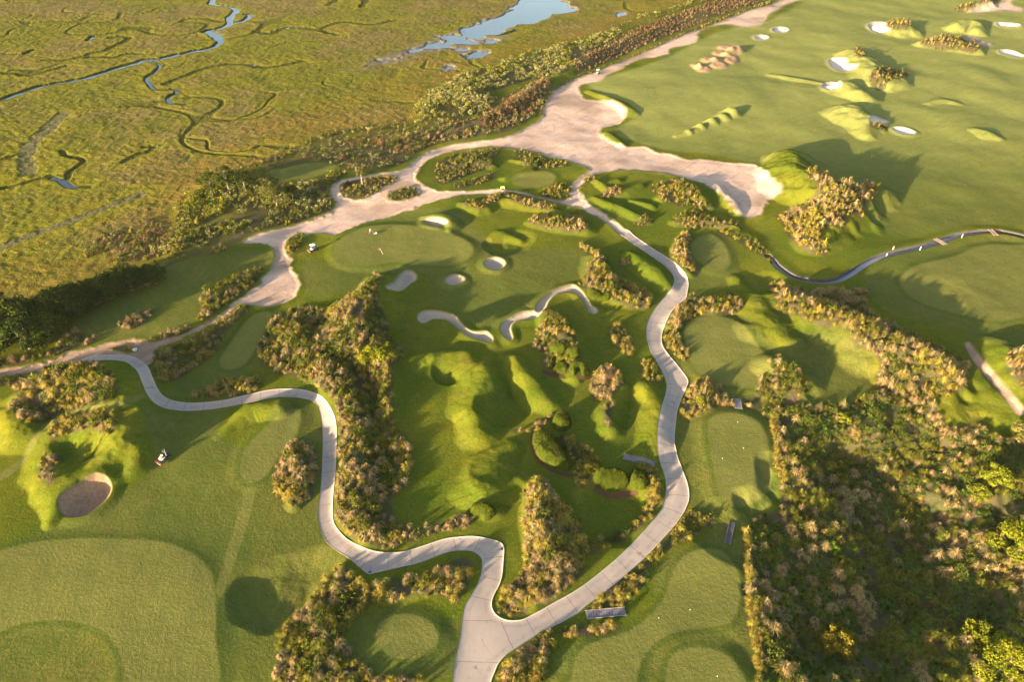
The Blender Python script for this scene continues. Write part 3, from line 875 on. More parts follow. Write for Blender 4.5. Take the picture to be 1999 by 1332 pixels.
# ------------------------------------------------------------------ terrain sheet (one grid, split by what it is)
def build_ground():
    f1 = FPX
    vb, vt = 1332 + 330, -190
    v = np.linspace(vb, vt, 1330 if not QUICK else 700)
    a = PITCH + np.arctan((v - IH / 2) / f1)
    Y = CAM_H / np.tan(a)
    Y = np.concatenate([[-60.0, -10.0], Y[Y > 0] if Y[0] > 0 else Y, np.geomspace(Y[-1] * 1.06, 5200, 26)])
    Y = np.unique(Y)
    half = np.maximum(.74 * np.maximum(Y, 0) + 74, 74)
    nc = 1500 if not QUICK else 800
    T = np.linspace(-1, 1, nc)
    X = half[:, None] * T[None, :]
    YY = np.repeat(Y[:, None], nc, 1)
    x, y = X.ravel(), YY.ravel()
    z, A, Z = fields(x, y)
    # beds of planting: soil colour
    wb = np.zeros(len(x))
    for W, *_ in W_BEDS:
        sd = sdf_poly(W, x, y, 3.0) + fbm(x, y, 2.0, 2, 33) * .8
        wb = np.maximum(wb, sstep(-.5, .9, sd))
    A['w_bed'] = wb
    # the concrete path is a slab of its own: sink the soil below it
    sp = sdf_poly(W_PATH, x, y, 3.0)
    z = z - .35 * sstep(.05, .5, sp)
    nr = len(Y)
    V = np.column_stack([x, y, z])
    i = np.arange(nr - 1)[:, None] * nc + np.arange(nc - 1)[None, :]
    F = np.stack([i, i + 1, i + nc + 1, i + nc], -1).reshape(-1, 4)
    # vertex normals of the whole sheet, shared by every piece
    P = V.reshape(nr, nc, 3)
    du = np.gradient(P, axis=1)
    dv = np.gradient(P, axis=0)
    N = np.cross(du, dv)
    N /= np.linalg.norm(N, axis=2, keepdims=True) + 1e-12
    N = N.reshape(-1, 3)
    fid = F[:, 0]
    lab = np.zeros(len(F), int)
    lab[Z['fair'][fid] >= 0] = 100 + Z['fair'][fid][Z['fair'][fid] >= 0]
    lab[Z['marsh'][fid]] = 1
    lab[Z['sand'][fid]] = 2
    lab[Z['green'][fid] >= 0] = 200 + Z['green'][fid][Z['green'][fid] >= 0]
    lab[Z['bunk'][fid] >= 0] = 300 + Z['bunk'][fid][Z['bunk'][fid] >= 0]
    for L in np.unique(lab):
        Fs = F[lab == L]
        used, inv = np.unique(Fs.ravel(), return_inverse=True)
        if L == 0: nm, mat = 'ground', M['ground']
        elif L == 1: nm, mat = 'marsh', M['marsh']
        elif L == 2: nm, mat = 'sand_track', M['ground']
        elif L < 200: nm, mat = 'fairway', M['ground']
        elif L < 300: nm, mat = GREENS[L - 200][0], M['ground']
        else: nm, mat = 'sand_bunker', M['ground']
        me = new_mesh(nm, V[used], inv.reshape(-1, 4))
        for k, val in A.items():
            vals = val[used]
            if L == 1 and k not in ('w_wet', 'w_bank', 'w_dark', 'w_shore'):
                continue
            if L != 1 and k in ('w_wet', 'w_bank', 'w_marsh', 'w_dark', 'w_shore'):
                continue
            fattr(me, k, vals)
        me.normals_split_custom_set_from_vertices(N[used].astype(np.float32))
        o = link(nm, me, mat)
        if L >= 300:
            tag(o, BUNKERS[L - 300][0], 'bunker', 'sand bunkers on the golf course')
        else:
            tag(o, kind='structure')


def build_path():
    W = W_PATH
    # even out the marks along the edge
    P = [W[0]]
    for a, b in zip(W, np.roll(W, -1, 0)):
        n = max(1, int(np.linalg.norm(b - a) / .6))
        for k in range(1, n + 1):
            P.append(a + (b - a) * k / n)
    B = np.array(P[:-1])
    keep = [0]
    for i in range(1, len(B)):
        if np.linalg.norm(B[i] - B[keep[-1]]) > .15:
            keep.append(i)
    B = B[keep]
    nb = len(B)
    lo, hi = B.min(0), B.max(0)
    gx, gy = np.meshgrid(np.arange(lo[0], hi[0], .7), np.arange(lo[1], hi[1], .7))
    g = np.column_stack([gx.ravel(), gy.ravel()]) + RNG.uniform(-.12, .12, (gx.size, 2))
    sd = sdf_poly(B, g[:, 0], g[:, 1], 4.0)
    inner = g[sd > .45]
    # a line of marks just inside the edge for the kerb
    nrm = np.roll(B, -1, 0) - np.roll(B, 1, 0)
    nrm = np.column_stack([-nrm[:, 1], nrm[:, 0]])
    nrm /= np.linalg.norm(nrm, axis=1, keepdims=True) + 1e-9
    t1 = B + nrm * .22
    if sdf_poly(B, t1[:, 0], t1[:, 1], 4.0).mean() < 0:
        t1 = B - nrm * .22
    t1 = t1[sdf_poly(B, t1[:, 0], t1[:, 1], 4.0) > .17]
    pts = np.vstack([B, t1, inner])
    r = delaunay_2d_cdt([Vector(p) for p in pts], [(i, (i + 1) % nb) for i in range(nb)], [], 1, 1e-4)
    V2 = np.array([(p.x, p.y) for p in r[0]])
    T = np.array([f for f in r[2] if len(f) == 3])
    c = V2[T].mean(1)
    T = T[sdf_poly(B, c[:, 0], c[:, 1], 4.0) > 0]
    A, Bq, Cq = V2[T[:, 0]], V2[T[:, 1]], V2[T[:, 2]]
    ar = (Bq[:, 0] - A[:, 0]) * (Cq[:, 1] - A[:, 1]) - (Bq[:, 1] - A[:, 1]) * (Cq[:, 0] - A[:, 0])
    T[ar < 0] = T[ar < 0][:, ::-1]
    x, y = V2[:, 0], V2[:, 1]
    ed = np.maximum(sdf_poly(B, x, y, 6.0), 0)
    z = HF(x, y) + .05 + .07 * (1 - sstep(.1, .3, ed))
    s = np.zeros(len(x))
    best = np.full(len(x), 1e9)
    for L in W_C:
        acc = np.concatenate([[0], np.cumsum(np.linalg.norm(np.diff(L, axis=0), axis=1))])
        d, sv = dist_line(L, x, y, 9.0, acc)
        m = d < best
        s[m], best[m] = sv[m], d[m]
    # slab sides
    V = np.column_stack([x, y, z])
    bi = [int(np.argmin((V2[:, 0] - p[0]) ** 2 + (V2[:, 1] - p[1]) ** 2)) for p in B]
    low = V[bi] - np.array([0, 0, .45])
    off = len(V)
    Vall = np.vstack([V, low])
    S = []
    for k in range(nb):
        a, b = bi[k], bi[(k + 1) % nb]
        S += [(a, off + k, b), (b, off + k, off + (k + 1) % nb)]
    me = new_mesh('cart_path', Vall, np.vstack([T, np.array(S)]))
    fattr(me, 's', np.concatenate([s, s[bi]]))
    fattr(me, 'edge', np.concatenate([ed, np.zeros(nb)]))
    tag(link('cart_path', me, M['concrete']), kind='structure')


def strip_mesh(L, half, z):
    t = np.gradient(L, axis=0)
    n = np.column_stack([-t[:, 1], t[:, 0]])
    n /= np.linalg.norm(n, axis=1, keepdims=True)
    a, b = L + n * half, L - n * half
    V = np.vstack([np.column_stack([a, np.full(len(L), z)]), np.column_stack([b, np.full(len(L), z)])])
    k = np.arange(len(L) - 1)
    m = len(L)
    return V, np.column_stack([k, k + m, k + m + 1, k + 1])


def build_water():
    # tidal water table under the whole marsh; it shows where the marsh dips below it
    x0, x1, y0, y1 = -1400, 900, 60, 2600
    V = [(x0, y0, WATER_Z), (x1, y0, WATER_Z), (x1, y1, WATER_Z), (x0, y1, WATER_Z)]
    # keep it off the golf course: only the marsh outline
    W = W_MARSH
    r = delaunay_2d_cdt([Vector(p) for p in W], [(i, (i + 1) % len(W)) for i in range(len(W))], [], 1, 1e-4)
    V2 = np.array([(p.x, p.y, WATER_Z) for p in r[0]])
    T = np.array([f for f in r[2] if len(f) == 3])
    e1, e2 = V2[T[:, 1]] - V2[T[:, 0]], V2[T[:, 2]] - V2[T[:, 0]]
    fl = (e1[:, 0] * e2[:, 1] - e1[:, 1] * e2[:, 0]) < 0
    T[fl] = T[fl][:, ::-1]
    tag(link('tidal_water', new_mesh('tidal_water', V2, T, False), M['water']), kind='structure')
    V, F = strip_mesh(W_BROOK, 1.3, BROOK_Z)
    tag(link('brook_water', new_mesh('brook_water', V, F[:, ::-1], False), M['brook']), kind='structure')


def build_light():
    cam = bpy.data.cameras.new('camera')
    cam.sensor_width = 36
    cam.lens = 24
    cam.clip_start = 1
    cam.clip_end = 9000
    oc = bpy.data.objects.new('camera', cam)
    oc.location = (0, 0, CAM_H)
    oc.rotation_euler = (math.pi / 2 - PITCH, 0, 0)
    COL.objects.link(oc)
    SC.camera = oc
    w = bpy.data.worlds.new('World')
    SC.world = w
    w.use_nodes = True
    nt = w.node_tree
    sky = nt.nodes.new('ShaderNodeTexSky')
    sky.sky_type = 'NISHITA'
    sky.sun_disc = False
    sky.sun_elevation = SUN_EL
    sky.sun_rotation = math.atan2(-SHD[0], -SHD[1])
    sky.dust_density = 2.0
    sky.air_density = 1.0
    sky.ozone_density = 1.0
    bg = nt.nodes['Background']
    nt.links.new(sky.outputs[0], bg.inputs[0])
    bg.inputs[1].default_value = SKY_STR
    s = bpy.data.lights.new('sun', 'SUN')
    s.energy = SUN_STR
    s.angle = math.radians(.6)
    s.color = (1.0, .785, .53)
    so = bpy.data.objects.new('sun', s)
    d = Vector((SHD[0] * math.cos(SUN_EL), SHD[1] * math.cos(SUN_EL), -math.sin(SUN_EL)))
    so.rotation_euler = d.to_track_quat('-Z', 'Y').to_euler()
    so.location = (-150, -100, 200)
    COL.objects.link(so)
    if HAZE:
        bm = bmesh.new()
        bmesh.ops.create_cube(bm, size=1.0)
        bmesh.ops.transform(bm, matrix=Matrix.Translation((0, 2450, 58)) @ Matrix.Diagonal((9000, 5480, 130, 1)), verts=bm.verts)
        me = bpy.data.meshes.new('haze')
        bm.to_mesh(me); bm.free()
        hm = bpy.data.materials.new('haze')
        hm.use_nodes = True
        hn = hm.node_tree
        hn.nodes.remove(hn.nodes['Principled BSDF'])
        pv = hn.nodes.new('ShaderNodeVolumePrincipled')
        pv.inputs['Color'].default_value = (.98, .95, .90, 1)
        pv.inputs['Density'].default_value = HAZE
        pv.inputs['Anisotropy'].default_value = 0.0
        hn.links.new(pv.outputs[0], hn.nodes['Material Output'].inputs['Volume'])
        tag(link('haze', me, hm), kind='stuff')
    SC.view_settings.view_transform = 'Standard'
    SC.view_settings.look = 'None'
    SC.view_settings.exposure = EXPO
    SC.view_settings.gamma = 1
    SC.view_settings.use_curve_mapping = False
    SC.cycles.use_adaptive_sampling = True
    SC.cycles.adaptive_threshold = .02
    SC.cycles.max_bounces = 4
    SC.cycles.diffuse_bounces = 2
    SC.cycles.glossy_bounces = 2
    SC.cycles.transparent_max_bounces = 4
    SC.cycles.use_denoising = True
# ------------------------------------------------------------------ planting beds (outline, mix, spacing m, size, words)
# kinds: tan, gold, olive, shrub (dark green), sage (grey green), yel (yellow green), rust (red brown), wild (low tangle)
BEDS = [
 ([(545,610),(590,600),(640,603),(670,590),(700,570),(725,545),(742,535),(740,560),(737,590),(755,620),(760,650),(782,680),(785,700),(765,715),(768,760),(770,830),(790,850),(800,880),(805,920),(790,950),(768,970),(770,1010),(790,1030),(840,1025),(900,1010),(922,1012),(912,1030),(870,1040),(830,1050),(790,1062),(757,1072),(720,1066),(690,1050),(668,1032),(655,1010),(652,990),(657,950),(661,900),(663,850),(662,812),(652,780),(630,760),(600,745),(570,735),(540,728),(512,715),(502,695),(504,675),(517,650),(532,625)],
   dict(tan=.24, gold=.14, olive=.26, shrub=.28, wild=.08), 1.15, 1.0, 'the long bed beside the left cart path'),
 ([(575,860),(595,863),(610,876),(617,896),(617,936),(610,966),(590,981),(572,991),(555,983),(535,966),(531,946),(537,926),(547,891)],
   dict(gold=.34, tan=.22, olive=.3, shrub=.14), 1.1, .95, 'the oval bed left of the cart path'),
 ([(27,778),(37,748),(75,726),(125,713),(175,714),(212,726),(230,748),(225,773),(210,791),(175,798),(125,808),(95,818),(75,831),(37,816),(22,800)],
   dict(olive=.34, shrub=.34, gold=.2, tan=.12), 1.2, 1.05, 'the dark mounded bed below the track at far left'),
 ([(100,831),(135,818),(175,808),(215,801),(232,816),(232,836),(215,851),(195,846),(180,838),(150,846),(125,851),(100,858),(94,846)],
   dict(olive=.3, shrub=.35, gold=.2, tan=.15), 1.15, .95, 'the narrow bed above the large brown bunker'),
 ([(85,890),(105,885),(127,893),(125,905),(108,915),(108,935),(110,945),(95,948),(78,935),(72,920),(82,905)],
   dict(tan=.55, gold=.25, olive=.2), 1.3, .9, 'the small clump left above the large brown bunker'),
 ([(-60,745),(0,738),(45,735),(40,746),(0,757),(-60,765)], dict(olive=.4, shrub=.4, tan=.2), 1.3, .9, 'the verge at the left edge under the track'),
 ([(296,703),(312,688),(350,673),(400,650),(440,620),(470,600),(488,596),(488,606),(470,620),(445,650),(430,672),(420,690),(400,708),(362,731),(325,750),(306,743),(300,726)],
   dict(gold=.36, tan=.2, olive=.22, shrub=.22), 1.15, .95, 'the slanting bed between the sandy track and the second tee'),
 ([(376,777),(390,763),(425,746),(470,738),(505,735),(508,758),(490,769),(440,777),(400,782)],
   dict(tan=.3, gold=.32, olive=.26, shrub=.12), 1.15, .9, 'the bed on the inner bend of the left cart path'),
 ([(388,624),(390,600),(395,575),(410,560),(440,545),(470,531),(510,523),(514,534),(500,553),(475,573),(450,594),(420,612),(400,628)],
   dict(gold=.28, olive=.36, shrub=.3, tan=.06), 1.3, .95, 'the bed between the long tee and the sandy track'),
 ([(232,628),(250,620),(282,603),(297,608),(296,620),(280,633),(262,643),(237,641)],
   dict(olive=.4, shrub=.3, tan=.2, rust=.1), 1.2, .85, 'the small dark bed within the long left tee'),
 ([(285,658),(305,661),(325,644),(350,642),(375,637),(365,650),(337,658),(312,666)],
   dict(gold=.55, tan=.3, olive=.15), 1.15, .8, 'the strip along the lower edge of the long left tee'),
 ([(305,530),(325,507),(375,493),(412,483),(445,480),(445,488),(412,497),(350,505),(322,518),(314,545),(300,562),(250,574),(212,591),(175,606),(140,624),(137,618),(170,600),(215,584),(255,567),(295,552)],
   dict(gold=.4, olive=.35, tan=.25), 1.5, .85, 'the fringe above the long left tee'),
 ([(-60,715),(0,705),(50,698),(100,690),(130,650),(150,640),(165,655),(190,660),(180,672),(150,682),(105,697),(50,711),(-60,728)],
   dict(olive=.4, shrub=.3, tan=.15, rust=.15), 1.5, 1.0, 'the scrub above the track at lower left'),
 ([(558,483),(565,468),(587,459),(592,465),(585,483),(570,499),(561,495)], dict(shrub=.5, olive=.4, gold=.1), 1.3, .9, 'the small bed beside the white-roofed mower'),
 # sandy track islands
 (SAND_HOLES['palm'], dict(tan=.22, rust=.2, olive=.38, gold=.2), 1.6, .8, 'the island round the palm'),
 (SAND_HOLES['oval'], dict(shrub=.45, olive=.4, gold=.15), 1.5, .8, 'the oval island in the sandy track'),
 (SAND_HOLES['wedge'], dict(gold=.5, olive=.3, yel=.2), 1.2, .7, 'the little wedge island by the pale stone'),
 ([(848,338),(852,320),(875,305),(915,297),(960,290),(980,290),(965,310),(962,325),(905,345),(862,362)], dict(olive=.4, gold=.25, tan=.15, shrub=.2), 1.5, .8, 'the upper bed on the grass island'),
 ([(880,364),(920,350),(962,335),(966,345),(950,357),(905,367)], dict(olive=.5, gold=.2, shrub=.3), 1.5, .7, 'the lower bed on the grass island'),
 ([(1004,294),(1030,297),(1060,308),(1090,314),(1113,321),(1108,327),(1060,330),(1022,325),(1015,310)], dict(olive=.42, gold=.33, shrub=.25), 1.5, .8, 'the triangular bed at the top of the grass island'),
 ([(1058,380),(1065,366),(1085,358),(1105,361),(1111,375),(1107,387),(1080,389),(1061,386)], dict(gold=.35, olive=.4, shrub=.25), 1.3, .95, 'the round bed at the fork of the tracks'),
 # centre top
 ([(897,395),(905,390),(925,393),(940,400),(945,410),(936,412),(920,403),(905,402)], dict(gold=.5, tan=.4, olive=.1), 1.3, .9, 'the tan row above the mound bunker'),
 ([(940,400),(946,390),(965,379),(990,378),(1010,384),(1040,390),(1070,398),(1086,405),(1080,411),(1050,409),(1025,404),(1005,395),(985,387),(965,395)], dict(gold=.42, tan=.38, olive=.2), 1.25, .95, 'the tan row along the sandy path'),
 ([(1030,428),(1040,420),(1065,420),(1075,428),(1100,425),(1115,415),(1130,418),(1145,432),(1147,445),(1133,457),(1105,452),(1080,450),(1050,443),(1035,436)], dict(gold=.36, tan=.3, olive=.2, shrub=.14), 1.25, .95, 'the bean-shaped bed above the lower green'),
 ([(1125,479),(1137,477),(1152,487),(1168,489),(1172,500),(1166,512),(1180,505),(1190,516),(1186,530),(1205,543),(1220,548),(1245,562),(1270,574),(1272,595),(1260,606),(1226,604),(1222,593),(1200,590),(1182,577),(1150,568),(1128,558),(1128,548),(1142,540),(1143,525),(1155,514),(1160,502),(1142,494)], dict(gold=.36, tan=.3, olive=.2, shrub=.14), 1.2, 1.0, 'the zigzag bed right of the lower green'),
 ([(1205,516),(1208,507),(1222,505),(1233,511),(1230,518),(1215,519)], dict(tan=.6, gold=.4), 1.4, .8, 'the little clump left of the right cart path'),
 ([(1315,475),(1320,462),(1335,457),(1349,460),(1347,475),(1345,490),(1350,505),(1357,520),(1354,534),(1345,537),(1335,525),(1318,510),(1309,500),(1312,488)], dict(gold=.4, tan=.42, olive=.18), 1.15, 1.0, 'the tan bed right of the upper path bend'),
 ([(1347,577),(1360,575),(1375,588),(1400,580),(1430,573),(1450,585),(1448,600),(1440,612),(1415,617),(1380,617),(1350,625),(1332,640),(1326,660),(1345,695),(1342,704),(1326,708),(1311,690),(1299,677),(1296,655),(1302,635),(1314,612),(1328,598),(1342,588)], dict(gold=.34, tan=.28, olive=.26, shrub=.12), 1.15, 1.0, 'the hooked bed right of the right cart path'),
 ([(1185,650),(1190,635),(1205,633),(1220,645),(1232,665),(1238,680),(1234,691),(1222,696),(1212,685),(1195,670)], dict(gold=.6, tan=.3, olive=.1), 1.25, .9, 'the yellow bed left of the right cart path'),
 ([(1250,725),(1255,705),(1265,703),(1275,712),(1288,722),(1293,735),(1294,744),(1275,747),(1258,740)], dict(gold=.3, tan=.3, olive=.3, shrub=.1), 1.15, .9, 'the bed on the left bend of the right cart path'),
 ([(1040,680),(1045,655),(1055,630),(1068,607),(1085,612),(1105,625),(1118,645),(1128,665),(1130,690),(1140,710),(1150,733),(1100,730),(1065,722),(1058,708),(1062,690)], dict(gold=.4, tan=.22, olive=.22, shrub=.16), 1.2, .95, 'the bed of clipped shrubs below the winding bunker'),
 ([(1150,760),(1155,735),(1170,718),(1190,717),(1210,725),(1218,740),(1217,755),(1200,765),(1190,785),(1178,785),(1160,778)], dict(tan=.6, gold=.35, olive=.05), 1.1, 1.0, 'the pale tan bed at the centre'),
 ([(1180,790),(1200,782),(1197,800),(1194,835),(1184,836),(1179,810)], dict(tan=.5, gold=.5), 1.2, .7, 'the tan spur below the pale tan bed'),
 ([(1000,836),(1030,838),(1055,820),(1075,803),(1080,815),(1070,830),(1060,842),(1035,845),(1000,845)], dict(tan=.5, gold=.4, olive=.1), 1.15, .8, 'the strip leading to the round clipped bush'),
 ([(1087,855),(1110,850),(1130,865),(1150,875),(1175,900),(1165,918),(1142,922),(1122,905),(1104,880)], dict(shrub=.5, olive=.4, gold=.1), 1.15, .9, 'the dark bed behind the large clipped mound'),
 ([(1119,920),(1130,911),(1150,915),(1155,938),(1147,955),(1126,945)], dict(gold=.6, yel=.2, tan=.2), 1.15, .95, 'the gold clump between the clipped mounds'),
 ([(1247,914),(1262,906),(1278,915),(1280,935),(1290,945),(1293,965),(1284,992),(1265,1018),(1243,1030),(1237,1017),(1257,1000),(1262,970),(1268,950),(1258,928)], dict(gold=.45, tan=.4, olive=.15), 1.1, .95, 'the tan strip beside the timber steps'),
 ([(1025,960),(1035,941),(1055,936),(1070,945),(1080,965),(1100,985),(1110,1000),(1130,1020),(1143,1050),(1145,1080),(1138,1110),(1130,1125),(1115,1145),(1090,1165),(1060,1175),(1015,1187),(985,1189),(970,1184),(977,1165),(1000,1140),(1022,1110),(1022,1080),(1022,1040),(1025,1000)], dict(tan=.3, gold=.34, olive=.24, shrub=.12), 1.05, 1.05, 'the broad gold bed inside the fork of the cart path'),
 ([(1147,1055),(1190,1048),(1235,1022),(1246,1030),(1225,1048),(1195,1070),(1160,1083),(1146,1078)], dict(olive=.5, shrub=.35, tan=.15), 1.15, .8, 'the dark verge left of the right cart path'),
 ([(968,1192),(1000,1186),(1040,1180),(1072,1173),(1070,1182),(1035,1194),(1000,1205),(975,1202)], dict(gold=.6, tan=.4), 1.0, .6, 'the gold edging at the fork of the cart path'),
 # right
 ([(1400,1005),(1387,1030),(1375,1035),(1340,1063),(1315,1069),(1290,1088),(1265,1110),(1262,1130),(1245,1155),(1225,1177),(1200,1188),(1148,1190),(1152,1182),(1190,1152),(1230,1120),(1260,1094),(1295,1056),(1330,1015),(1348,1000),(1375,998)], dict(gold=.3, olive=.4, shrub=.2, tan=.1), 1.1, .9, 'the bed between right cart path and tee'),
 ([(1087,1234),(1102,1219),(1130,1222),(1150,1224),(1215,1215),(1212,1226),(1195,1238),(1160,1245),(1125,1242),(1105,1248)], dict(gold=.5, tan=.3, olive=.2), 1.05, .85, 'the gold clump under the timber footbridge'),
 ([(983,1300),(1000,1282),(1040,1254),(1068,1233),(1080,1240),(1084,1255),(1070,1290),(1064,1345),(968,1345),(974,1320)], dict(gold=.36, tan=.36, olive=.28), 1.05, 1.0, 'the bed at the bottom right of the wide path'),
 ([(652,1112),(668,1104),(690,1122),(720,1142),(770,1128),(830,1123),(870,1100),(900,1088),(922,1096),(917,1130),(903,1165),(893,1179),(880,1174),(850,1165),(800,1170),(760,1175),(720,1180),(703,1195),(684,1215),(674,1250),(692,1282),(712,1305),(740,1322),(828,1325),(830,1350),(540,1350),(540,1300),(536,1270),(546,1230),(561,1215),(600,1180),(630,1140)], dict(tan=.24, gold=.28, olive=.28, shrub=.2), 1.1, 1.0, 'the large bed at bottom centre-left'),
 ([(1502,552),(1537,558),(1582,573),(1612,565),(1650,563),(1693,573),(1690,598),(1725,628),(1750,640),(1812,663),(1850,688),(1882,706),(1888,738),(1872,766),(1822,778),(1760,775),(1718,762),(1706,740),(1716,710),(1702,690),(1672,678),(1660,655),(1640,640),(1612,645),(1587,631),(1562,623),(1517,606),(1508,583)], dict(tan=.42, gold=.28, olive=.2, shrub=.1), 1.35, 1.15, 'the tall tan dune bed at right'),
 ([(1475,765),(1480,740),(1505,702),(1520,704),(1545,716),(1578,745),(1578,765),(1560,785),(1600,790),(1660,785),(1697,768),(1722,764),(1822,780),(1827,801),(1852,836),(1900,832),(1930,839),(1962,862),(2080,890),(2080,1360),(1484,1360),(1479,1290),(1473,1240),(1463,1200),(1457,1130),(1454,1040),(1471,1016),(1512,995),(1524,960),(1516,900),(1513,850),(1497,815),(1447,794),(1450,783)], dict(tan=.20, gold=.03, olive=.26, shrub=.13, wild=.38), 1.25, 1.05, 'the wide wild ground at lower right'),
 ([(1332,816),(1328,800),(1340,760),(1352,744),(1378,744),(1400,752),(1418,780),(1432,786),(1432,797),(1400,795),(1362,815),(1345,822)], dict(gold=.3, tan=.3, olive=.28, yel=.12), 1.1, 1.0, 'the bed above the right-hand tee'),
 ([(1960,715),(1968,690),(1990,685),(2060,720),(2060,790),(1995,760),(1975,742)], dict(tan=.6, gold=.3, olive=.1), 1.4, 1.1, 'the tan bank at the right edge'),
 ([(1312,430),(1320,418),(1345,413),(1375,418),(1400,425),(1438,433),(1443,440),(1400,445),(1370,448),(1330,443)], dict(gold=.3, olive=.45, shrub=.15, tan=.1), 1.4, .9, 'the low bed left of the sand tongue'),
 ([(1265,366),(1285,362),(1305,354),(1325,352),(1350,362),(1365,375),(1368,390),(1390,398),(1391,408),(1370,414),(1350,402),(1330,404),(1312,398),(1288,393),(1283,380)], dict(gold=.34, olive=.36, tan=.15, shrub=.15), 1.4, 1.0, 'the curled bed below the white waste sand'),
 ([(1170,382),(1180,372),(1200,367),(1215,372),(1215,380),(1195,385),(1180,388)], dict(gold=.45, olive=.35, tan=.2), 1.4, .85, 'the little bed above the right cart path'),
 ([(1237,440),(1240,430),(1260,422),(1274,425),(1270,435),(1255,443)], dict(gold=.4, olive=.4, tan=.2), 1.4, .85, 'the little bed at the start of the concrete path'),
 ([(1137,350),(1143,343),(1158,342),(1165,350),(1155,356),(1142,356)], dict(gold=.4, olive=.4, tan=.2), 1.4, .8, 'the tiny bed at the mouth of the branch track'),
 ([(1397,452),(1405,447),(1440,455),(1470,464),(1490,483),(1508,498),(1514,510),(1506,516),(1490,505),(1460,485),(1430,466)], dict(olive=.5, shrub=.3, gold=.2), 1.4, .9, 'the dark bed at the head of the brook'),
 ([(1513,420),(1537,413),(1565,400),(1582,383),(1594,365),(1573,348),(1576,339),(1595,341),(1610,353),(1637,357),(1651,368),(1675,366),(1705,358),(1719,370),(1700,395),(1682,415),(1684,432),(1664,418),(1642,447),(1612,440),(1605,470),(1620,494),(1600,500),(1575,493),(1550,478),(1537,458),(1525,438)], dict(tan=.55, gold=.35, olive=.1), 1.6, 1.2, 'the great tan dune above the brook'),
 ([(1730,50),(1736,40),(1752,37),(1777,43),(1780,55),(1760,58),(1742,57)], dict(gold=.5, tan=.3, olive=.2), 2.2, 1.1, 'the knoll beside the comma-shaped bunker'),
 ([(1792,82),(1815,74),(1850,68),(1880,75),(1905,88),(1915,98),(1895,104),(1870,98),(1830,97),(1805,88)], dict(gold=.6, tan=.3, olive=.1), 2.2, 1.1, 'the gold knoll at upper right'),
 ([(1664,94),(1680,94),(1690,108),(1680,114),(1668,106)], dict(gold=.5, tan=.2, olive=.3), 2.2, 1.0, 'the crest above the crescent bunker'),
 ([(1697,160),(1700,140),(1730,132),(1760,138),(1775,146),(1765,156),(1735,158),(1725,176),(1705,172)], dict(gold=.35, olive=.4, tan=.25), 2.2, 1.1, 'the dark knoll below the crescent bunker'),
 ([(1694,240),(1700,238),(1720,242),(1731,248),(1731,255),(1712,253),(1698,247)], dict(tan=.6, gold=.4), 2.0, .9, 'the lip of the lens-shaped bunker'),
 ([(1863,18),(1870,10),(1890,7),(1905,10),(1900,18),(1885,24),(1868,22)], dict(gold=.6, tan=.3, olive=.1), 2.6, 1.2, 'the clump left of the top sand patch'),
 ([(1910,8),(1918,-4),(1955,-6),(1945,6),(1930,9)], dict(gold=.6, tan=.3, olive=.1), 2.6, 1.2, 'the clump above the top sand patch'),
 ([(1512,815),(1518,828),(1521,860),(1518,880),(1527,915),(1535,940),(1528,950),(1519,935),(1510,905),(1512,880),(1508,850),(1500,822)], dict(gold=1.0), .6, .85, 'the lit fringe of the right-hand tee'),
 ([(1452,1035),(1460,1035),(1463,1070),(1465,1110),(1471,1170),(1478,1215),(1484,1260),(1488,1345),(1475,1345),(1474,1290),(1468,1240),(1460,1200),(1455,1130)], dict(gold=1.0), .6, .9, 'the lit fringe of the lower tee'),
 # scrub along the marsh
 ([(500,345),(525,343),(545,350),(562,355),(625,346),(655,333),(675,338),(660,350),(647,366),(645,382),(653,400),(650,411),(612,424),(582,436),(525,446),(497,455),(470,470),(445,479),(410,481),(370,486),(335,500),(330,470),(340,440),(345,400),(360,385),(400,365),(450,352)], dict(olive=.3, shrub=.2, sage=.26, yel=.2, gold=.04), 1.8, 1.0, 'the scrub between marsh and sandy track'),
 ([(160,490),(175,470),(200,458),(250,452),(300,448),(345,450),(368,465),(365,485),(330,498),(290,508),(250,515),(200,515),(172,505)], dict(sage=.4, rust=.3, olive=.2, gold=.1), 1.7, 1.0, 'the oval thicket on the marsh edge'),
 ([(500,312),(545,303),(590,278),(630,262),(690,258),(745,258),(800,250),(870,240),(945,225),(1000,190),(1040,160),(1062,150),(1070,170),(1060,200),(1045,225),(1000,255),(950,265),(880,275),(830,290),(790,318),(740,330),(690,333),(660,325),(600,318),(540,330),(500,338)], dict(shrub=.16, sage=.30, rust=.34, olive=.2), 2.3, .85, 'the scrub bank above the sandy track'),
 ([(805,222),(815,200),(840,180),(870,162),(910,150),(945,160),(965,190),(955,215),(930,226),(870,229),(820,229)], dict(sage=.6, yel=.15, olive=.25), 2.0, 1.1, 'the grey-green thicket beside the marsh'),
 ([(880,160),(950,132),(1000,112),(1040,104),(1090,90),(1150,76),(1200,56),(1215,66),(1170,90),(1115,112),(1110,140),(1060,150),(1000,165),(950,180)], dict(sage=.6, shrub=.2, yel=.2), 2.4, 1.1, 'the grey-green belt by the top pond'),
 ([(1118,128),(1112,112),(1180,88),(1240,55),(1300,32),(1370,8),(1430,-14),(1520,-40),(1530,-20),(1490,2),(1420,25),(1350,52),(1270,85),(1215,108),(1165,130),(1130,142)], dict(rust=.84, tan=.10, olive=.06), 2.2, .85, 'the red-brown belt along the sand track'),
 ([(1215,62),(1260,40),(1320,20),(1380,-4),(1450,-30),(1520,-55),(1520,-42),(1430,-16),(1370,5),(1300,29),(1240,52)], dict(shrub=.4, olive=.35, yel=.25), 2.8, 1.2, 'the green belt along the red-brown scrub'),
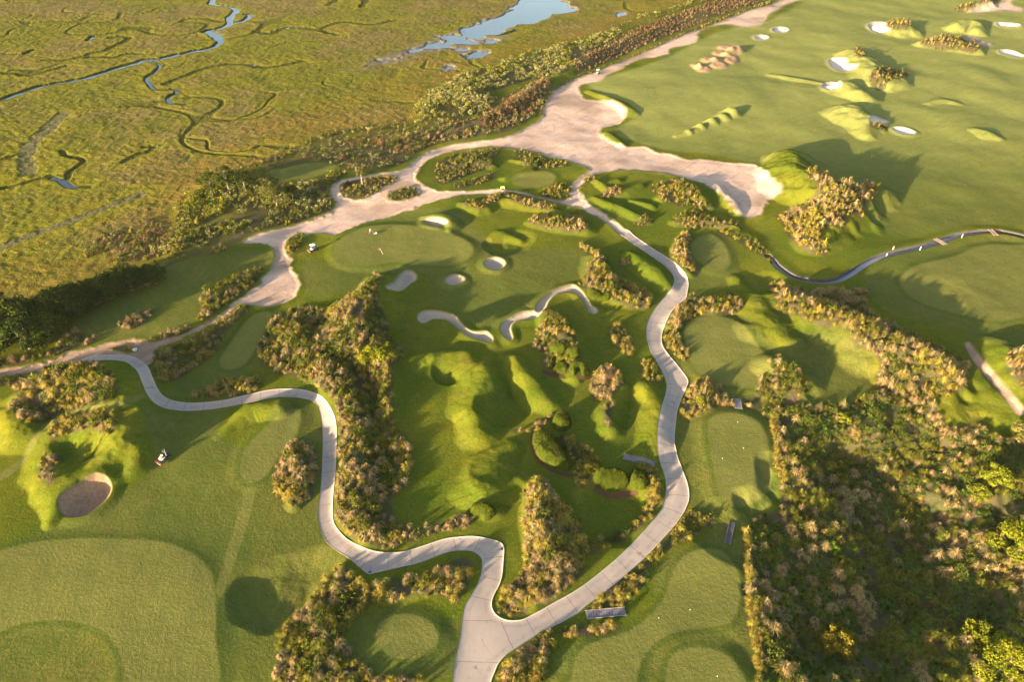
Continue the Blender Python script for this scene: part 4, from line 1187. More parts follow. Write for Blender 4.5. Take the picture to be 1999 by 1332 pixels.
 ([(950,215),(985,190),(1030,165),(1060,152),(1075,165),(1060,195),(1040,225),(990,250),(950,248),(935,235)], dict(rust=.9, tan=.1), 1.9, .95, 'the red-brown thicket left of the waste sand'),
 ([(730,275),(780,270),(830,262),(900,258),(930,262),(900,272),(850,282),(800,300),(760,300)], dict(rust=.55, shrub=.3, tan=.15), 1.9, 1.0, 'the brown scrub above the curving track'),
 ([(1140,142),(1200,122),(1270,92),(1350,56),(1430,26),(1500,2),(1508,6),(1440,29),(1360,60),(1280,93),(1200,126),(1142,148),(1105,163),(1080,180),(1066,205),(1060,222),(1050,222),(1062,195),(1085,170)], dict(olive=.6, gold=.4), 2.2, .75, 'the low fringe of the sand track'),
 ([(345,395),(352,384),(370,384),(378,390),(362,396)], dict(rust=1.0), 1.5, .9, 'the red-brown patch on the marsh edge'),
 ([(268,436),(285,430),(318,440),(322,450),(300,448)], dict(rust=.8, sage=.2), 1.5, .9, 'the brown clump above the oval thicket'),
 ([(100,600),(175,556),(250,532),(310,505),(345,495),(400,483),(330,520),(300,545),(250,545),(180,570),(120,600),(60,625),(0,640),(0,622)], dict(olive=.4, sage=.3, gold=.3), 3.0, .9, 'the loose scrub on the marsh side'),
 ([(345,440),(350,400),(400,350),(470,325),(500,335),(440,360),(380,400),(365,440)], dict(olive=.35, yel=.3, gold=.35), 2.6, 1.1, 'the loose yellow scrub at the marsh edge'),
 ([(600,270),(690,246),(790,236),(805,228),(870,232),(940,228),(930,238),(860,244),(770,252),(690,262),(610,285),(540,310),(505,312)], dict(sage=.3, olive=.4, gold=.3), 3.0, .9, 'the loose scrub under the marsh'),
 ([(870,152),(950,126),(1040,98),(1100,84),(1200,48),(1240,30),(1330,8),(1400,-22),(1430,-22),(1330,14),(1240,42),(1160,76),(1040,106),(950,134),(880,162)], dict(sage=.3, yel=.4, olive=.3), 4.0, 1.0, 'the loose scrub by the top pond'),
 ([(480,322),(500,312),(545,303),(540,310),(500,322)], dict(rust=.8, tan=.2), 1.8, .9, 'the brown row beside the far tee'),
]
KCOL = {  # root colour, tip colour (species colours), leafy?
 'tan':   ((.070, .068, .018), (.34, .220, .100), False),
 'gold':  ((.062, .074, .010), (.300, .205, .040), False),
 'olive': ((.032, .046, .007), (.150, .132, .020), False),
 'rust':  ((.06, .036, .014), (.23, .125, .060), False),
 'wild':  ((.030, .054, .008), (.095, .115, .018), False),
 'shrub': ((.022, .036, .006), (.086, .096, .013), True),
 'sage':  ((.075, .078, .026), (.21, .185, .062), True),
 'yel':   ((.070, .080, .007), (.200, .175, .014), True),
}
KWORD = {'tan': ('grass_tuft', 'pale tan grass tuft', 'grass tuft'), 'gold': ('grass_tuft', 'golden grass tuft', 'grass tuft'),
 'olive': ('grass_tuft', 'olive green grass tuft', 'grass tuft'), 'rust': ('grass_tuft', 'red-brown grass tuft', 'grass tuft'),
 'wild': ('grass_tuft', 'low dark green grass tuft', 'grass tuft'),
 'shrub': ('shrub', 'dark green leafy shrub', 'shrub'), 'sage': ('shrub', 'grey-green leafy shrub', 'shrub'), 'yel': ('shrub', 'yellow-green leafy shrub', 'shrub')}

W_BEDS = [(ring(p, 2), mix, sp, sz, lab) for p, mix, sp, sz, lab in BEDS]


# ------------------------------------------------------------------ plant shapes
def tuft_shape(rng, n, kind, wid):
    """arching blades from one crown; unit radius and height.  returns V, F(tri), t (0 root..1 tip), shade of each blade"""
    az = rng.uniform(0, 2 * np.pi, n)
    out = .12 + .74 * rng.uniform(0, 1.0, n) ** .7
    hh = (1.04 - .72 * out ** 2) * rng.uniform(.70, 1.05, n)
    hh *= np.where(rng.uniform(0, 1, n) < .12, 1.32, 1.0)
    b = rng.uniform(0, .16, n)
    d = np.column_stack([np.cos(az), np.sin(az)])
    s = np.column_stack([-np.sin(az), np.cos(az)]) * wid
    w = rng.uniform(.6, 1.3, n)[:, None]
    B = np.column_stack([d * b[:, None], np.full(n, -.06)])
    Mi = np.column_stack([d * (b + out * .42)[:, None], hh * .86])
    T = np.column_stack([d * (b + out)[:, None], hh * (rng.uniform(.86, 1.06, n) - .42 * out)])
    S = np.column_stack([s, np.zeros(n)])
    V = np.stack([B - S * w * .6, B + S * w * .6, Mi - S * w, Mi + S * w, T - S * w * .35, T + S * w * .35], 1).reshape(-1, 3)
    k = np.arange(n)[:, None] * 6
    F = np.concatenate([k + [0, 1, 3], k + [0, 3, 2], k + [2, 3, 5], k + [2, 5, 4]])
    t = np.tile([0, 0, .62, .62, 1, 1], n)
    sh = np.repeat(rng.uniform(.68, 1.32, n), 6)
    return V, F, t, sh


def leaf_shape(rng, n, size):
    """leaves through a lumpy dome"""
    k = 7
    lump = np.column_stack([rng.uniform(-.62, .62, k), rng.uniform(-.62, .62, k), rng.uniform(.25, .8, k)])
    rad = rng.uniform(.32, .52, k)
    i = rng.integers(0, k, n)
    v = rng.normal(size=(n, 3))
    v /= np.linalg.norm(v, axis=1, keepdims=True)
    c = lump[i] + v * (rad[i] * rng.uniform(.55, 1.05, n) ** .6)[:, None]
    c[:, 2] = np.abs(c[:, 2])
    nn = v + rng.normal(size=(n, 3)) * .7 + [0, 0, .3]
    nn /= np.linalg.norm(nn, axis=1, keepdims=True)
    a = np.cross(nn, rng.normal(size=(n, 3)))
    a /= np.linalg.norm(a, axis=1, keepdims=True)
    bb = np.cross(nn, a)
    sz = size * rng.uniform(.6, 1.3, n)[:, None]
    V = np.stack([c - a * sz, c - bb * sz * .55, c + a * sz, c + bb * sz * .55], 1).reshape(-1, 3)
    q = np.arange(n)[:, None] * 4
    F = np.concatenate([q + [0, 1, 2], q + [0, 2, 3]])
    t = np.repeat(np.clip(c[:, 2] / 1.1, 0, 1), 4)
    sh = np.repeat(rng.uniform(.65, 1.35, n), 4)
    return V, F, t, sh


def shape_for(kind, rng, lod):
    if KCOL[kind][2]:
        return leaf_shape(rng, (190, 100, 54)[lod], (.09, .125, .18)[lod])
    if kind == 'wild':
        V, F, t, s = tuft_shape(rng, (56, 34, 20)[lod], kind, (.03, .045, .075)[lod])
        V[:, 2] *= .55
        return V, F, t, s
    return tuft_shape(rng, (165, 80, 40)[lod], kind, (.0165, .030, .054)[lod])


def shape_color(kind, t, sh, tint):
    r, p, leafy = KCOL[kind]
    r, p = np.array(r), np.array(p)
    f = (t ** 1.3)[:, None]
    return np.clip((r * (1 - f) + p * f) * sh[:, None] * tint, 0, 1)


def scatter_beds():
    """every plant: kind, x, y, scale, turn, bed"""
    P = []
    for bi, (W, mix, sp, sz, lab) in enumerate(W_BEDS):
        sp *= .94 if sp < 1.5 else 1.0
        lo, hi = W.min(0), W.max(0)
        gx, gy = np.meshgrid(np.arange(lo[0], hi[0] + sp, sp), np.arange(lo[1], hi[1] + sp, sp))
        g = np.column_stack([gx.ravel(), gy.ravel()]) + RNG.uniform(-.55, .55, (gx.size, 2)) * sp
        sd = sdf_poly(W, g[:, 0], g[:, 1], 3.0)
        ok = sd > .10 * sp
        ok &= sdf_poly(W_PATH, g[:, 0], g[:, 1], 3.0) < -.45
        for Wh in W_HEDGE:
            ok &= sdf_poly(Wh, g[:, 0], g[:, 1], 3.0) < -.15
        for pl in KEEP_CLEAR:
            ok &= sdf_poly(pl, g[:, 0], g[:, 1], 3.0) < -.3
        gap = fbm(g[:, 0], g[:, 1], 4.2 if sp < 1.5 else 9.0, 2, 700 + bi)
        ok &= gap > (-2 if sp < .9 else -.36 if sp < 1.5 else -.32)
        g, sd = g[ok], sd[ok]
        if len(g) == 0:
            continue
        kinds = list(mix)
        # plants of a kind grow in patches
        sc = np.stack([math.log(max(mix[k] * {'tan': .8, 'gold': 1.05, 'shrub': .8}.get(k, 1.15) if len(mix) > 2 and sp < 1.5 else mix[k], 1e-3)) + 3.4 * fbm(g[:, 0] + 50 * j, g[:, 1] - 31 * j, 6.5, 2, 100 + j + 7 * bi) - .75 * np.log(-np.log(RNG.uniform(1e-4, 1 - 1e-4, len(g)))) for j, k in enumerate(kinds)], 1)
        for j, k in enumerate(kinds):
            if k in ('tan', 'gold'):
                sc[:, j] += 1.3 * (1 - sstep(.4, 2.6, sd))       # plumes line the open edges
        ch = sc.argmax(1)
        s = sz * 1.12 * np.exp(RNG.normal(0, .26, len(g))).clip(.5, 1.6) * (.82 + .18 * sstep(.2, 1.6, sd))
        for q in range(len(g)):
            P.append((kinds[ch[q]], g[q, 0], g[q, 1], s[q], bi))
    return P


def merged(name, groups, label, cat_kind='stuff'):
    """one object out of many plants: groups = list of (V, F, C)"""
    off, VV, FF, CC = 0, [], [], []
    for V, F, C in groups:
        VV.append(V); FF.append(F + off); CC.append(C)
        off += len(V)
    me = new_mesh(name, np.concatenate(VV), np.concatenate(FF), False)
    cattr(me, 'col', np.concatenate(CC))
    return tag(link(name, me, M['leaf']), label=label, kind=cat_kind)


SHAPE = {'tan': (1.05, 1.25), 'gold': (1.0, 1.15), 'olive': (1.0, 1.05), 'rust': (1.1, 1.0), 'wild': (1.1, 1.1), 'shrub': (1.05, 1.1), 'sage': (1.15, 1.0), 'yel': (1.0, 1.1)}


def build_beds():
    P = scatter_beds()
    kind = np.array([p[0] for p in P])
    xy = np.array([(p[1], p[2]) for p in P])
    s = np.array([p[3] for p in P])
    bed = np.array([p[4] for p in P])
    z = HF(xy[:, 0], xy[:, 1])
    depth = xy[:, 1] * CP + (CAM_H - z) * SP
    u = xy[:, 0] / depth * FPX + IW / 2
    v = IH / 2 + (-(z - CAM_H) * CP - xy[:, 1] * SP) / depth * FPX
    app = s / depth * ((u > 8) & (u < IW - 8) & (v > 8) & (v < IH - 14))
    leafy = np.array([KCOL[k][2] for k in kind])
    single = np.zeros(len(P), bool)
    for m, lim in ((~leafy & (kind != 'wild'), 285), (leafy, 270)):
        idx = np.nonzero(m)[0]
        single[idx[np.argsort(-app[idx])[:lim]]] = True
    # plants told apart one by one
    cache = {}
    order = np.nonzero(single)[0]
    for i in order:
        k = kind[i]
        var = int(RNG.integers(0, 4))
        if (k, var) not in cache:
            rng = np.random.default_rng(900 + var + 10 * list(KCOL).index(k))
            V, F, t, sh = shape_for(k, rng, 0)
            V = V * np.array([SHAPE[k][0], SHAPE[k][0], SHAPE[k][1]])
            me = new_mesh(KWORD[k][0], V, F, False)
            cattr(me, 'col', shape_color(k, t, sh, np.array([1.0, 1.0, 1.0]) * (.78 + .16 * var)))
            me.materials.append(M['leaf'])
            cache[(k, var)] = me
        o = bpy.data.objects.new(KWORD[k][0], cache[(k, var)])
        COL.objects.link(o)
        o.location = (xy[i, 0], xy[i, 1], z[i])
        o.rotation_euler = (0, 0, RNG.uniform(0, 6.28))
        o.scale = (s[i],) * 3
        tag(o, '%s in %s' % (KWORD[k][1], W_BEDS[bed[i]][4]), KWORD[k][2], '%ss of %s' % (KWORD[k][1], W_BEDS[bed[i]][4]))
    # the rest grow as masses
    rest = ~single
    lod = np.where(depth < 130, 0, np.where(depth < 210, 1, 2))
    for title, lab, names in (('ornamental_grass', 'mass of tan, gold and olive ornamental grass filling the beds', ('tan', 'gold', 'olive')),
                              ('wild_grass', 'low dark green wild grass between the tufts', ('wild',)),
                              ('dry_scrub', 'red-brown dry scrub grass along the marsh edge', ('rust',)),
                              ('leafy_scrub', 'mass of green and grey-green leafy scrub', ('shrub', 'sage', 'yel'))):
        G = []
        for k in names:
            for L in range(3):
                for var in range(5):
                    sel = np.nonzero(rest & (kind == k) & (lod == L))[0]
                    sel = sel[var::5]
                    if len(sel) == 0:
                        continue
                    rng = np.random.default_rng(40 + var + 10 * L + 100 * list(KCOL).index(k))
                    V, F, t, sh = shape_for(k, rng, L)
                    V = V * np.array([SHAPE[k][0], SHAPE[k][0], SHAPE[k][1]])
                    n, nv = len(sel), len(V)
                    a = RNG.uniform(0, 2 * np.pi, n)
                    c, sn = np.cos(a)[:, None], np.sin(a)[:, None]
                    ss = s[sel][:, None]
                    hz = RNG.uniform(.8, 1.2, n)[:, None]
                    X = (V[None, :, 0] * c - V[None, :, 1] * sn) * ss + xy[sel, 0][:, None]
                    Y = (V[None, :, 0] * sn + V[None, :, 1] * c) * ss + xy[sel, 1][:, None]
                    Z = V[None, :, 2] * ss * hz + z[sel][:, None]
                    VV = np.stack([X, Y, Z], -1).reshape(-1, 3)
                    FF = (F[None] + (np.arange(n) * nv)[:, None, None]).reshape(-1, 3)
                    tint = RNG.uniform(.74, 1.26, (n, 1)) * (1 + RNG.normal(size=(n, 3)) * .05)
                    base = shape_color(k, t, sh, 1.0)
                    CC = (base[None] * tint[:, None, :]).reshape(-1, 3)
                    G.append((VV, FF, CC))
        if G:
            merged(title, G, lab)


# ------------------------------------------------------------------ clipped shrubs
def ell(cu, cv, ru, rv, n=14):
    a = np.linspace(0, 2 * np.pi, n, endpoint=False)
    return [(cu + ru * math.cos(t), cv + rv * math.sin(t)) for t in a]


HEDGES = [
 ('long domed clipped hedge with a curved mulch edge, largest of the clipped shrubs', 1.7, [(1040,852),(1058,846),(1080,856),(1090,870),(1105,890),(1117,910),(1110,921),(1090,919),(1070,909),(1052,895),(1042,875)]),
 ('broad clipped mound just left of its smaller clipped neighbour by the timber steps', 1.7, [(1158,936),(1165,923),(1185,919),(1208,920),(1225,930),(1226,945),(1214,956),(1195,962),(1175,956),(1161,948)]),
 ('smaller clipped mound wedged between the broad mound and the tan strip', 1.5, [(1229,926),(1245,921),(1261,926),(1266,940),(1258,955),(1241,957),(1230,948)]),
 ('round clipped ball bush standing beside bare pale sand', 2.0, ell(1097, 826, 19, 17)),
 ('clipped bush with a notched lower edge alone on the dark lawn', 1.5, [(917,1000),(925,987),(945,985),(963,992),(967,1006),(956,1015),(945,1020),(936,1011),(921,1008)]),
 ('wide clipped bush at the top left of the clipped cluster', 1.2, ell(1088, 683, 18, 12)),
 ('clipped bush at the right of the clipped cluster, half in shade', 1.1, ell(1118, 692, 15, 11)),
 ('small ball-shaped clipped bush at the lower left of the clipped cluster', 1.1, ell(1095, 720, 12, 11)),
 ('horseshoe-shaped clipped bush at the bottom of the clipped cluster', 1.2, [(1111,724),(1115,712),(1133,709),(1147,717),(1151,731),(1143,736),(1135,733),(1132,724),(1126,726),(1124,733),(1114,734)]),
 ('heart-shaped clipped bush below the end of the winding bunker', 1.2, [(1145,571),(1155,567),(1168,572),(1176,579),(1184,572),(1191,577),(1189,586),(1172,590),(1153,586)]),
 ('flat-topped little clipped bush between the other clipped cluster bushes', .8, ell(1094, 702, 8, 6)),
]
W_HEDGE = [ring(p, 2) for _, _, p in HEDGES]
W_MULCH = [ring([(1035,850),(1040,846),(1042,875),(1052,896),(1070,911),(1092,922),(1112,924),(1120,930),(1112,932),(1088,927),(1062,913),(1045,897),(1036,875)], 2),
           ring([(1160,950),(1176,958),(1195,965),(1215,960),(1240,960),(1246,966),(1225,972),(1195,974),(1168,966)], 2),
           ring([(1060,722),(1080,728),(1100,733),(1152,736),(1152,742),(1110,741),(1075,736),(1060,729)], 2)]
KEEP_CLEAR = []


def build_hedges():
    for W, (lab, hh, _) in zip(W_HEDGE, HEDGES):
        lo, hi = W.min(0) - .2, W.max(0) + .2
        st = .16
        xs, ys = np.arange(lo[0], hi[0], st), np.arange(lo[1], hi[1], st)
        gx, gy = np.meshgrid(xs, ys)
        x, y = gx.ravel(), gy.ravel()
        sd = sdf_poly(W, x, y, 3.0) + fbm(x, y, .9, 2, 12) * .22
        R = max(.6, min(sd.max(), hh * 1.15))
        t = np.clip(sd / R, 0, 1)
        h = 1.2 * hh * np.sqrt(np.clip(1 - (1 - t) ** 2.2, 0, 1)) * (1 + .16 * fbm(x, y, 1.6, 2, 9)) + .05 * fbm(x, y, .35, 2, 8)
        z = HF(x, y)
        c = place_center = (W.mean(0)[0], W.mean(0)[1])
        c0 = float(HF(c[0], c[1])[0])
        V = np.column_stack([x - c[0], y - c[1], z + np.where(sd > 0, h, -.3) - c0])
        nx = len(xs)
        i = (np.arange(len(ys) - 1)[:, None] * nx + np.arange(nx - 1)[None]).ravel()
        F = np.stack([i, i + 1, i + nx + 1, i + nx], 1)
        F = F[(sd[F] > -.05).any(1)]
        F = np.concatenate([F[:, [0, 1, 2]], F[:, [0, 2, 3]]])
        used, inv = np.unique(F.ravel(), return_inverse=True)
        V, F = V[used], inv.reshape(-1, 3)
        sdu = sd[used]
        # the clipped twig tips over the dome
        up = np.nonzero(sdu > .02)[0]
        rng = np.random.default_rng(int(abs(c[0]) * 10))
        n = int(len(up) * 1.6)
        p = V[rng.choice(up, n)] + rng.normal(size=(n, 3)) * [.09, .09, .06]
        a = rng.normal(size=(n, 3)); a /= np.linalg.norm(a, axis=1, keepdims=True)
        b = np.cross(a, rng.normal(size=(n, 3))); b /= np.linalg.norm(b, axis=1, keepdims=True)
        s = rng.uniform(.07, .16, (n, 1))
        LV = np.stack([p - a * s, p - b * s * .6, p + a * s, p + b * s * .6], 1).reshape(-1, 3)
        q = np.arange(n)[:, None] * 4 + len(V)
        LF = np.concatenate([q + [0, 1, 2], q + [0, 2, 3]])
        base = np.array([.036, .044, .005])
        patch = fbm(V[:, 0] + c[0], V[:, 1] + c[1], 1.2, 3, 14)[:, None]
        C0 = base * (1 + .5 * patch)
        C1 = np.repeat(np.array([.054, .060, .007]) * rng.uniform(.6, 1.35, (n, 1)), 4, 0)
        me = new_mesh('clipped_bush', np.vstack([V, LV]), np.vstack([F, LF]))
        cattr(me, 'col', np.vstack([C0, C1]))
        tag(link('clipped_bush', me, M['leaf'], loc=(c[0], c[1], c0)), lab, 'bush', 'clipped bushes among the mounds')
    for W in W_MULCH:
        r = delaunay_2d_cdt([Vector(p) for p in W], [(i, (i + 1) % len(W)) for i in range(len(W))], [], 1, 1e-4)
        V2 = np.array([(p.x, p.y) for p in r[0]])
        T = np.array([f for f in r[2] if len(f) == 3])
        e1, e2 = V2[T[:, 1]] - V2[T[:, 0]], V2[T[:, 2]] - V2[T[:, 0]]
        fl = (e1[:, 0] * e2[:, 1] - e1[:, 1] * e2[:, 0]) < 0
        T[fl] = T[fl][:, ::-1]
        z = HF(V2[:, 0], V2[:, 1]) + .06
        tag(link('mulch_bed', new_mesh('mulch_bed', np.column_stack([V2, z]), T), M['mulch']), kind='structure')


# ------------------------------------------------------------------ trees
def tube_mesh(bm, pts, rad, seg=7):
    rings = []
    for i, (p, r) in enumerate(zip(pts, rad)):
        p = Vector(p)
        d = (Vector(pts[min(i + 1, len(pts) - 1)]) - Vector(pts[max(i - 1, 0)])).normalized()
        a = d.orthogonal().normalized()
        b = d.cross(a)
        rings.append([bm.verts.new(p + (a * math.cos(6.2832 * k / seg) + b * math.sin(6.2832 * k / seg)) * r) for k in range(seg)])
    for A, B in zip(rings, rings[1:]):
        # match the ring starts
        sh = min(range(seg), key=lambda s: sum((A[k].co - B[(k + s) % seg].co).length for k in range(seg)))
        for k in range(seg):
            bm.faces.new((A[k], A[(k + 1) % seg], B[(k + 1 + sh) % seg], B[(k + sh) % seg]))
    bm.faces.new(rings[0][::-1])
    bm.faces.new(rings[-1])


def bm_obj(name, bm, mat, parent=None, smooth=True, loc=None):
    bmesh.ops.recalc_face_normals(bm, faces=bm.faces)
    me = bpy.data.meshes.new(name)
    bm.to_mesh(me)
    bm.free()
    if smooth:
        me.polygons.foreach_set('use_smooth', np.ones(len(me.polygons), bool))
    return link(name, me, mat, parent, loc)


def tree_meshes(seed, R, Hh, trunk_h, nclump, nleaf, leaf, c0, c1, flat=1.0):
    rng = np.random.default_rng(seed)
    top = []
    for i in range(nclump):
        a = i * 2.39996 + rng.uniform(-.4, .4)
        q = math.sqrt((i + .5) / nclump)
        rr = R * q * rng.uniform(.55, .95)
        zz = trunk_h + (Hh - trunk_h) * (.30 + .58 * (1 - q * q) ** .6 * rng.uniform(.7, 1.1)) + rng.uniform(-.1, .1) * Hh
        top.append((math.cos(a) * rr, math.sin(a) * rr, zz * flat + (1 - flat) * trunk_h))
    for i in range(nclump // 2):       # lower skirt
        a = rng.uniform(0, 6.28)
        rr = R * rng.uniform(.55, .9)
        top.append((math.cos(a) * rr, math.sin(a) * rr, trunk_h + (Hh - trunk_h) * rng.uniform(.08, .4)))
    bm = bmesh.new()
    lean = rng.uniform(-.06, .06, 2) * Hh
    fork = Vector((lean[0], lean[1], trunk_h))
    tr = .045 * Hh + .05
    tube_mesh(bm, [(0, 0, -.4), (lean[0] * .2, lean[1] * .2, trunk_h * .4), fork, (lean[0], lean[1], trunk_h + (Hh - trunk_h) * .5)], [tr * 1.4, tr, tr * .75, tr * .3], 9)
    for p in top[:max(6, nclump // 2)]:
        m = fork.lerp(Vector(p), .5) + Vector((0, 0, .06 * Hh))
        tube_mesh(bm, [fork, m, p], [tr * .45, tr * .3, tr * .1], 5)
    me_t = bpy.data.meshes.new('trunk')
    bmesh.ops.recalc_face_normals(bm, faces=bm.faces)
    bm.to_mesh(me_t); bm.free()
    me_t.materials.append(M['bark'])
    T = np.array(top)
    nc = len(T)
    per = nleaf // nc
    V, C = [], []
    for j in range(nc):
        rad = R * rng.uniform(.22, .38)
        n = per
        v = rng.normal(size=(n, 3)); v /= np.linalg.norm(v, axis=1, keepdims=True)
        v[:, 2] = np.where(v[:, 2] < -.3, v[:, 2] * .4, v[:, 2])
        c = T[j] + v * (rad * rng.uniform(.35, 1.0, n) ** .45)[:, None] * [1, 1, .75]
        nn = v + rng.normal(size=(n, 3)) * .65
        nn /= np.linalg.norm(nn, axis=1, keepdims=True)
        a = np.cross(nn, rng.normal(size=(n, 3))); a /= np.linalg.norm(a, axis=1, keepdims=True)
        b = np.cross(nn, a)
        s = leaf * rng.uniform(.6, 1.3, (n, 1))
        V.append(np.stack([c - a * s, c - b * s * .6, c + a * s, c + b * s * .6], 1).reshape(-1, 3))
        f = rng.uniform(0, 1, (n, 1)) * .7 + rng.uniform(0, .3)
        C.append(np.repeat((np.array(c0) * (1 - f) + np.array(c1) * f) * rng.uniform(.75, 1.25, (n, 1)), 4, 0))
    V, C = np.concatenate(V), np.concatenate(C)
    q = np.arange(len(V) // 4)[:, None] * 4 + np.arange(4)[None]
    me_c = new_mesh('crown', V, q, False)
    cattr(me_c, 'col', C)
    me_c.materials.append(M['leaf'])
    return me_t, me_c


def add_tree(name, label, pos, meshes, rz=0.0, sc=1.0, group=None, cat='tree'):
    r = thing(name, label, cat, pos, rz, group)
    r.scale = (sc, sc, sc)
    link('trunk', meshes[0], None, r)
    link('crown', meshes[1], None, r)
    return r


YG0, YG1 = (.060, .074, .006), (.175, .165, .012)
DK0, DK1 = (.016, .028, .006), (.060, .070, .010)
TREES = [  # label, u, v (base), crown radius, height, trunk height, leaves, colours, name
 ('bushy yellow-green evergreen tree standing alone on the crest of the long bed', 741, 712, 4.6, 6.2, 1.2, 5200, YG0, YG1, 'evergreen_tree'),
 ('bright yellow-green tree, larger of the pair right of the wild ground', 1938, 948, 3.7, 5.0, .9, 4200, YG0, (.150,.150,.012), 'evergreen_tree'),
 ('smaller bright yellow-green tree, left neighbour of the larger one', 1906, 972, 2.5, 3.4, .6, 2600, YG0, (.160,.155,.012), 'evergreen_tree'),
 ('large olive-gold tree with a bare pale stem cut by the right edge', 1983, 1085, 5.0, 7.6, 1.8, 6800, YG0, YG1, 'evergreen_tree'),
 ('upright orange-gold conical tree alone in the lower wild ground', 1625, 1268, 3.0, 6.2, .6, 3800, (.07,.062,.006), (.190,.140,.018), 'evergreen_tree'),
 ('spreading olive-gold small tree up-left of the big corner tree', 1905, 1252, 3.3, 3.6, .7, 3400, YG0, YG1, 'evergreen_tree'),
 ('biggest olive tree filling the bottom right corner', 1972, 1330, 5.8, 7.0, 1.2, 8200, YG0, YG1, 'evergreen_tree'),
 ('round pale gold tree at the right edge below the gravel path', 1990, 858, 3.6, 4.4, .5, 3600, (.06,.066,.014), (.170,.140,.040), 'evergreen_tree'),
 ('little bright yellow bush-tree amid the tan tufts', 1643, 822, 1.8, 2.2, .3, 1200, YG0, (.170,.160,.012), 'sapling'),
 ('small fresh green sapling deep in the wild ground', 1625, 1075, 1.7, 2.4, .3, 1200, (.03,.06,.006), (.09,.12,.010), 'sapling'),
 ('low twin-headed yellow shrub-tree left of the spreading tree', 1745, 1228, 1.6, 1.9, .2, 1100, (.04,.052,.006), (.11,.105,.012), 'sapling'),
 ('broad leaning tree with a curved bare pale stem beside the far tee', 541, 402, 5.2, 8.0, 2.4, 4200, (.052,.058,.010), (.120,.112,.022), 'evergreen_tree'),
 ('dark pine with a thin straight stem above the marsh scrub', 447, 368, 4.2, 8.6, 3.2, 3200, DK0, (.075,.080,.012), 'pine_tree'),
 ('wind-flattened dark tree left of the thin-stemmed pine', 412, 368, 4.8, 6.0, 1.6, 3400, DK0, (.070,.078,.012), 'evergreen_tree'),
 ('dark tree right of the thin-stemmed pine with a lit split trunk', 478, 366, 4.0, 6.2, 1.8, 3000, DK0, DK1, 'evergreen_tree'),
 ('dark green rounded tree behind the broad leaning tree', 572, 388, 3.4, 5.0, 1.0, 2400, DK0, DK1, 'evergreen_tree'),
]
ROW = [(18,672,6.0,7.5),(-18,640,6,7),(48,650,5.5,7),(60,680,5,6),(88,640,5.5,6.8),(100,662,4.5,5.5),(120,624,5,6.2),(150,608,4.6,5.8),(178,594,4.6,5.6),(205,580,4.8,5.8),(232,568,4.4,5.2),(256,560,4.4,5),(282,552,3.6,4),(302,546,3.2,3.6),(28,628,4.2,5),(-40,690,6,7)]


def build_trees():
    for i, (lab, u, v, R, Hh, th, nl, c0, c1, nm) in enumerate(TREES):
        p = place(u, v)
        ms = tree_meshes(200 + i, R, Hh, th, 14 if R > 2 else 8, int(nl * 1.25), .20 if R > 2.6 else .15, c0, c1)
        add_tree(nm, lab, p, ms)
    protos = [tree_meshes(300 + k, 4.6, 5.8 + .5 * k, .9, 16, 4600, .21, DK0, (DK1, (.10, .105, .012), (.075, .080, .012), (.050, .066, .012))[k]) for k in range(4)]
    words = ['at the left end by the picture edge', 'behind the left end tree', 'second along the row', 'in front of the row near the track', 'third along the row', 'low before the third', 'fourth along the row',
             'in the middle of the row', 'just right of the middle', 'where the row starts to narrow', 'narrowing further right', 'near the right end', 'last but one at the right', 'smallest, at the right tip', 'lit tree on the marsh side of the left end', 'mostly cut off by the left edge']
    for i, ((u, v, R, Hh), w) in enumerate(zip(ROW, words)):
        add_tree('evergreen_tree', 'dark evergreen of the marsh-side row, ' + w, place(u, v), protos[i % 4], i * 1.3, R / 4.6 * (1.3 if i < 8 else 1.1), 'dark evergreens in a row beside the marsh')
    build_palms()


def frond(rng, L, droop):
    V, F = [], []
    n = 9
    for side in (-1, 1):
        for i in range(n):
            t0 = .25 + .75 * i / n
            base = np.array([L * t0, 0, L * (.42 * t0 - droop * t0 * t0)])
            tip = base + np.array([L * .2, side * L * .36 * math.sin(3.0 * (t0 * .8 + .1)), -L * .08])
            w = np.array([L * .10, 0, 0])
            k = len(V)
            V += [base - w * .4, base + w, tip]
            F.append((k, k + 1, k + 2) if side > 0 else (k, k + 2, k + 1))
    for i in range(5):
        t0, t1 = i / 5, (i + 1) / 5
        k = len(V)
        for t in (t0, t1):
            c = np.array([L * t, 0, L * (.42 * t - droop * t * t)])
            V += [c + [0, -.04, 0], c + [0, .04, 0]]
        F += [(k, k + 1, k + 3), (k, k + 3, k + 2)]
    return np.array(V), np.array(F)


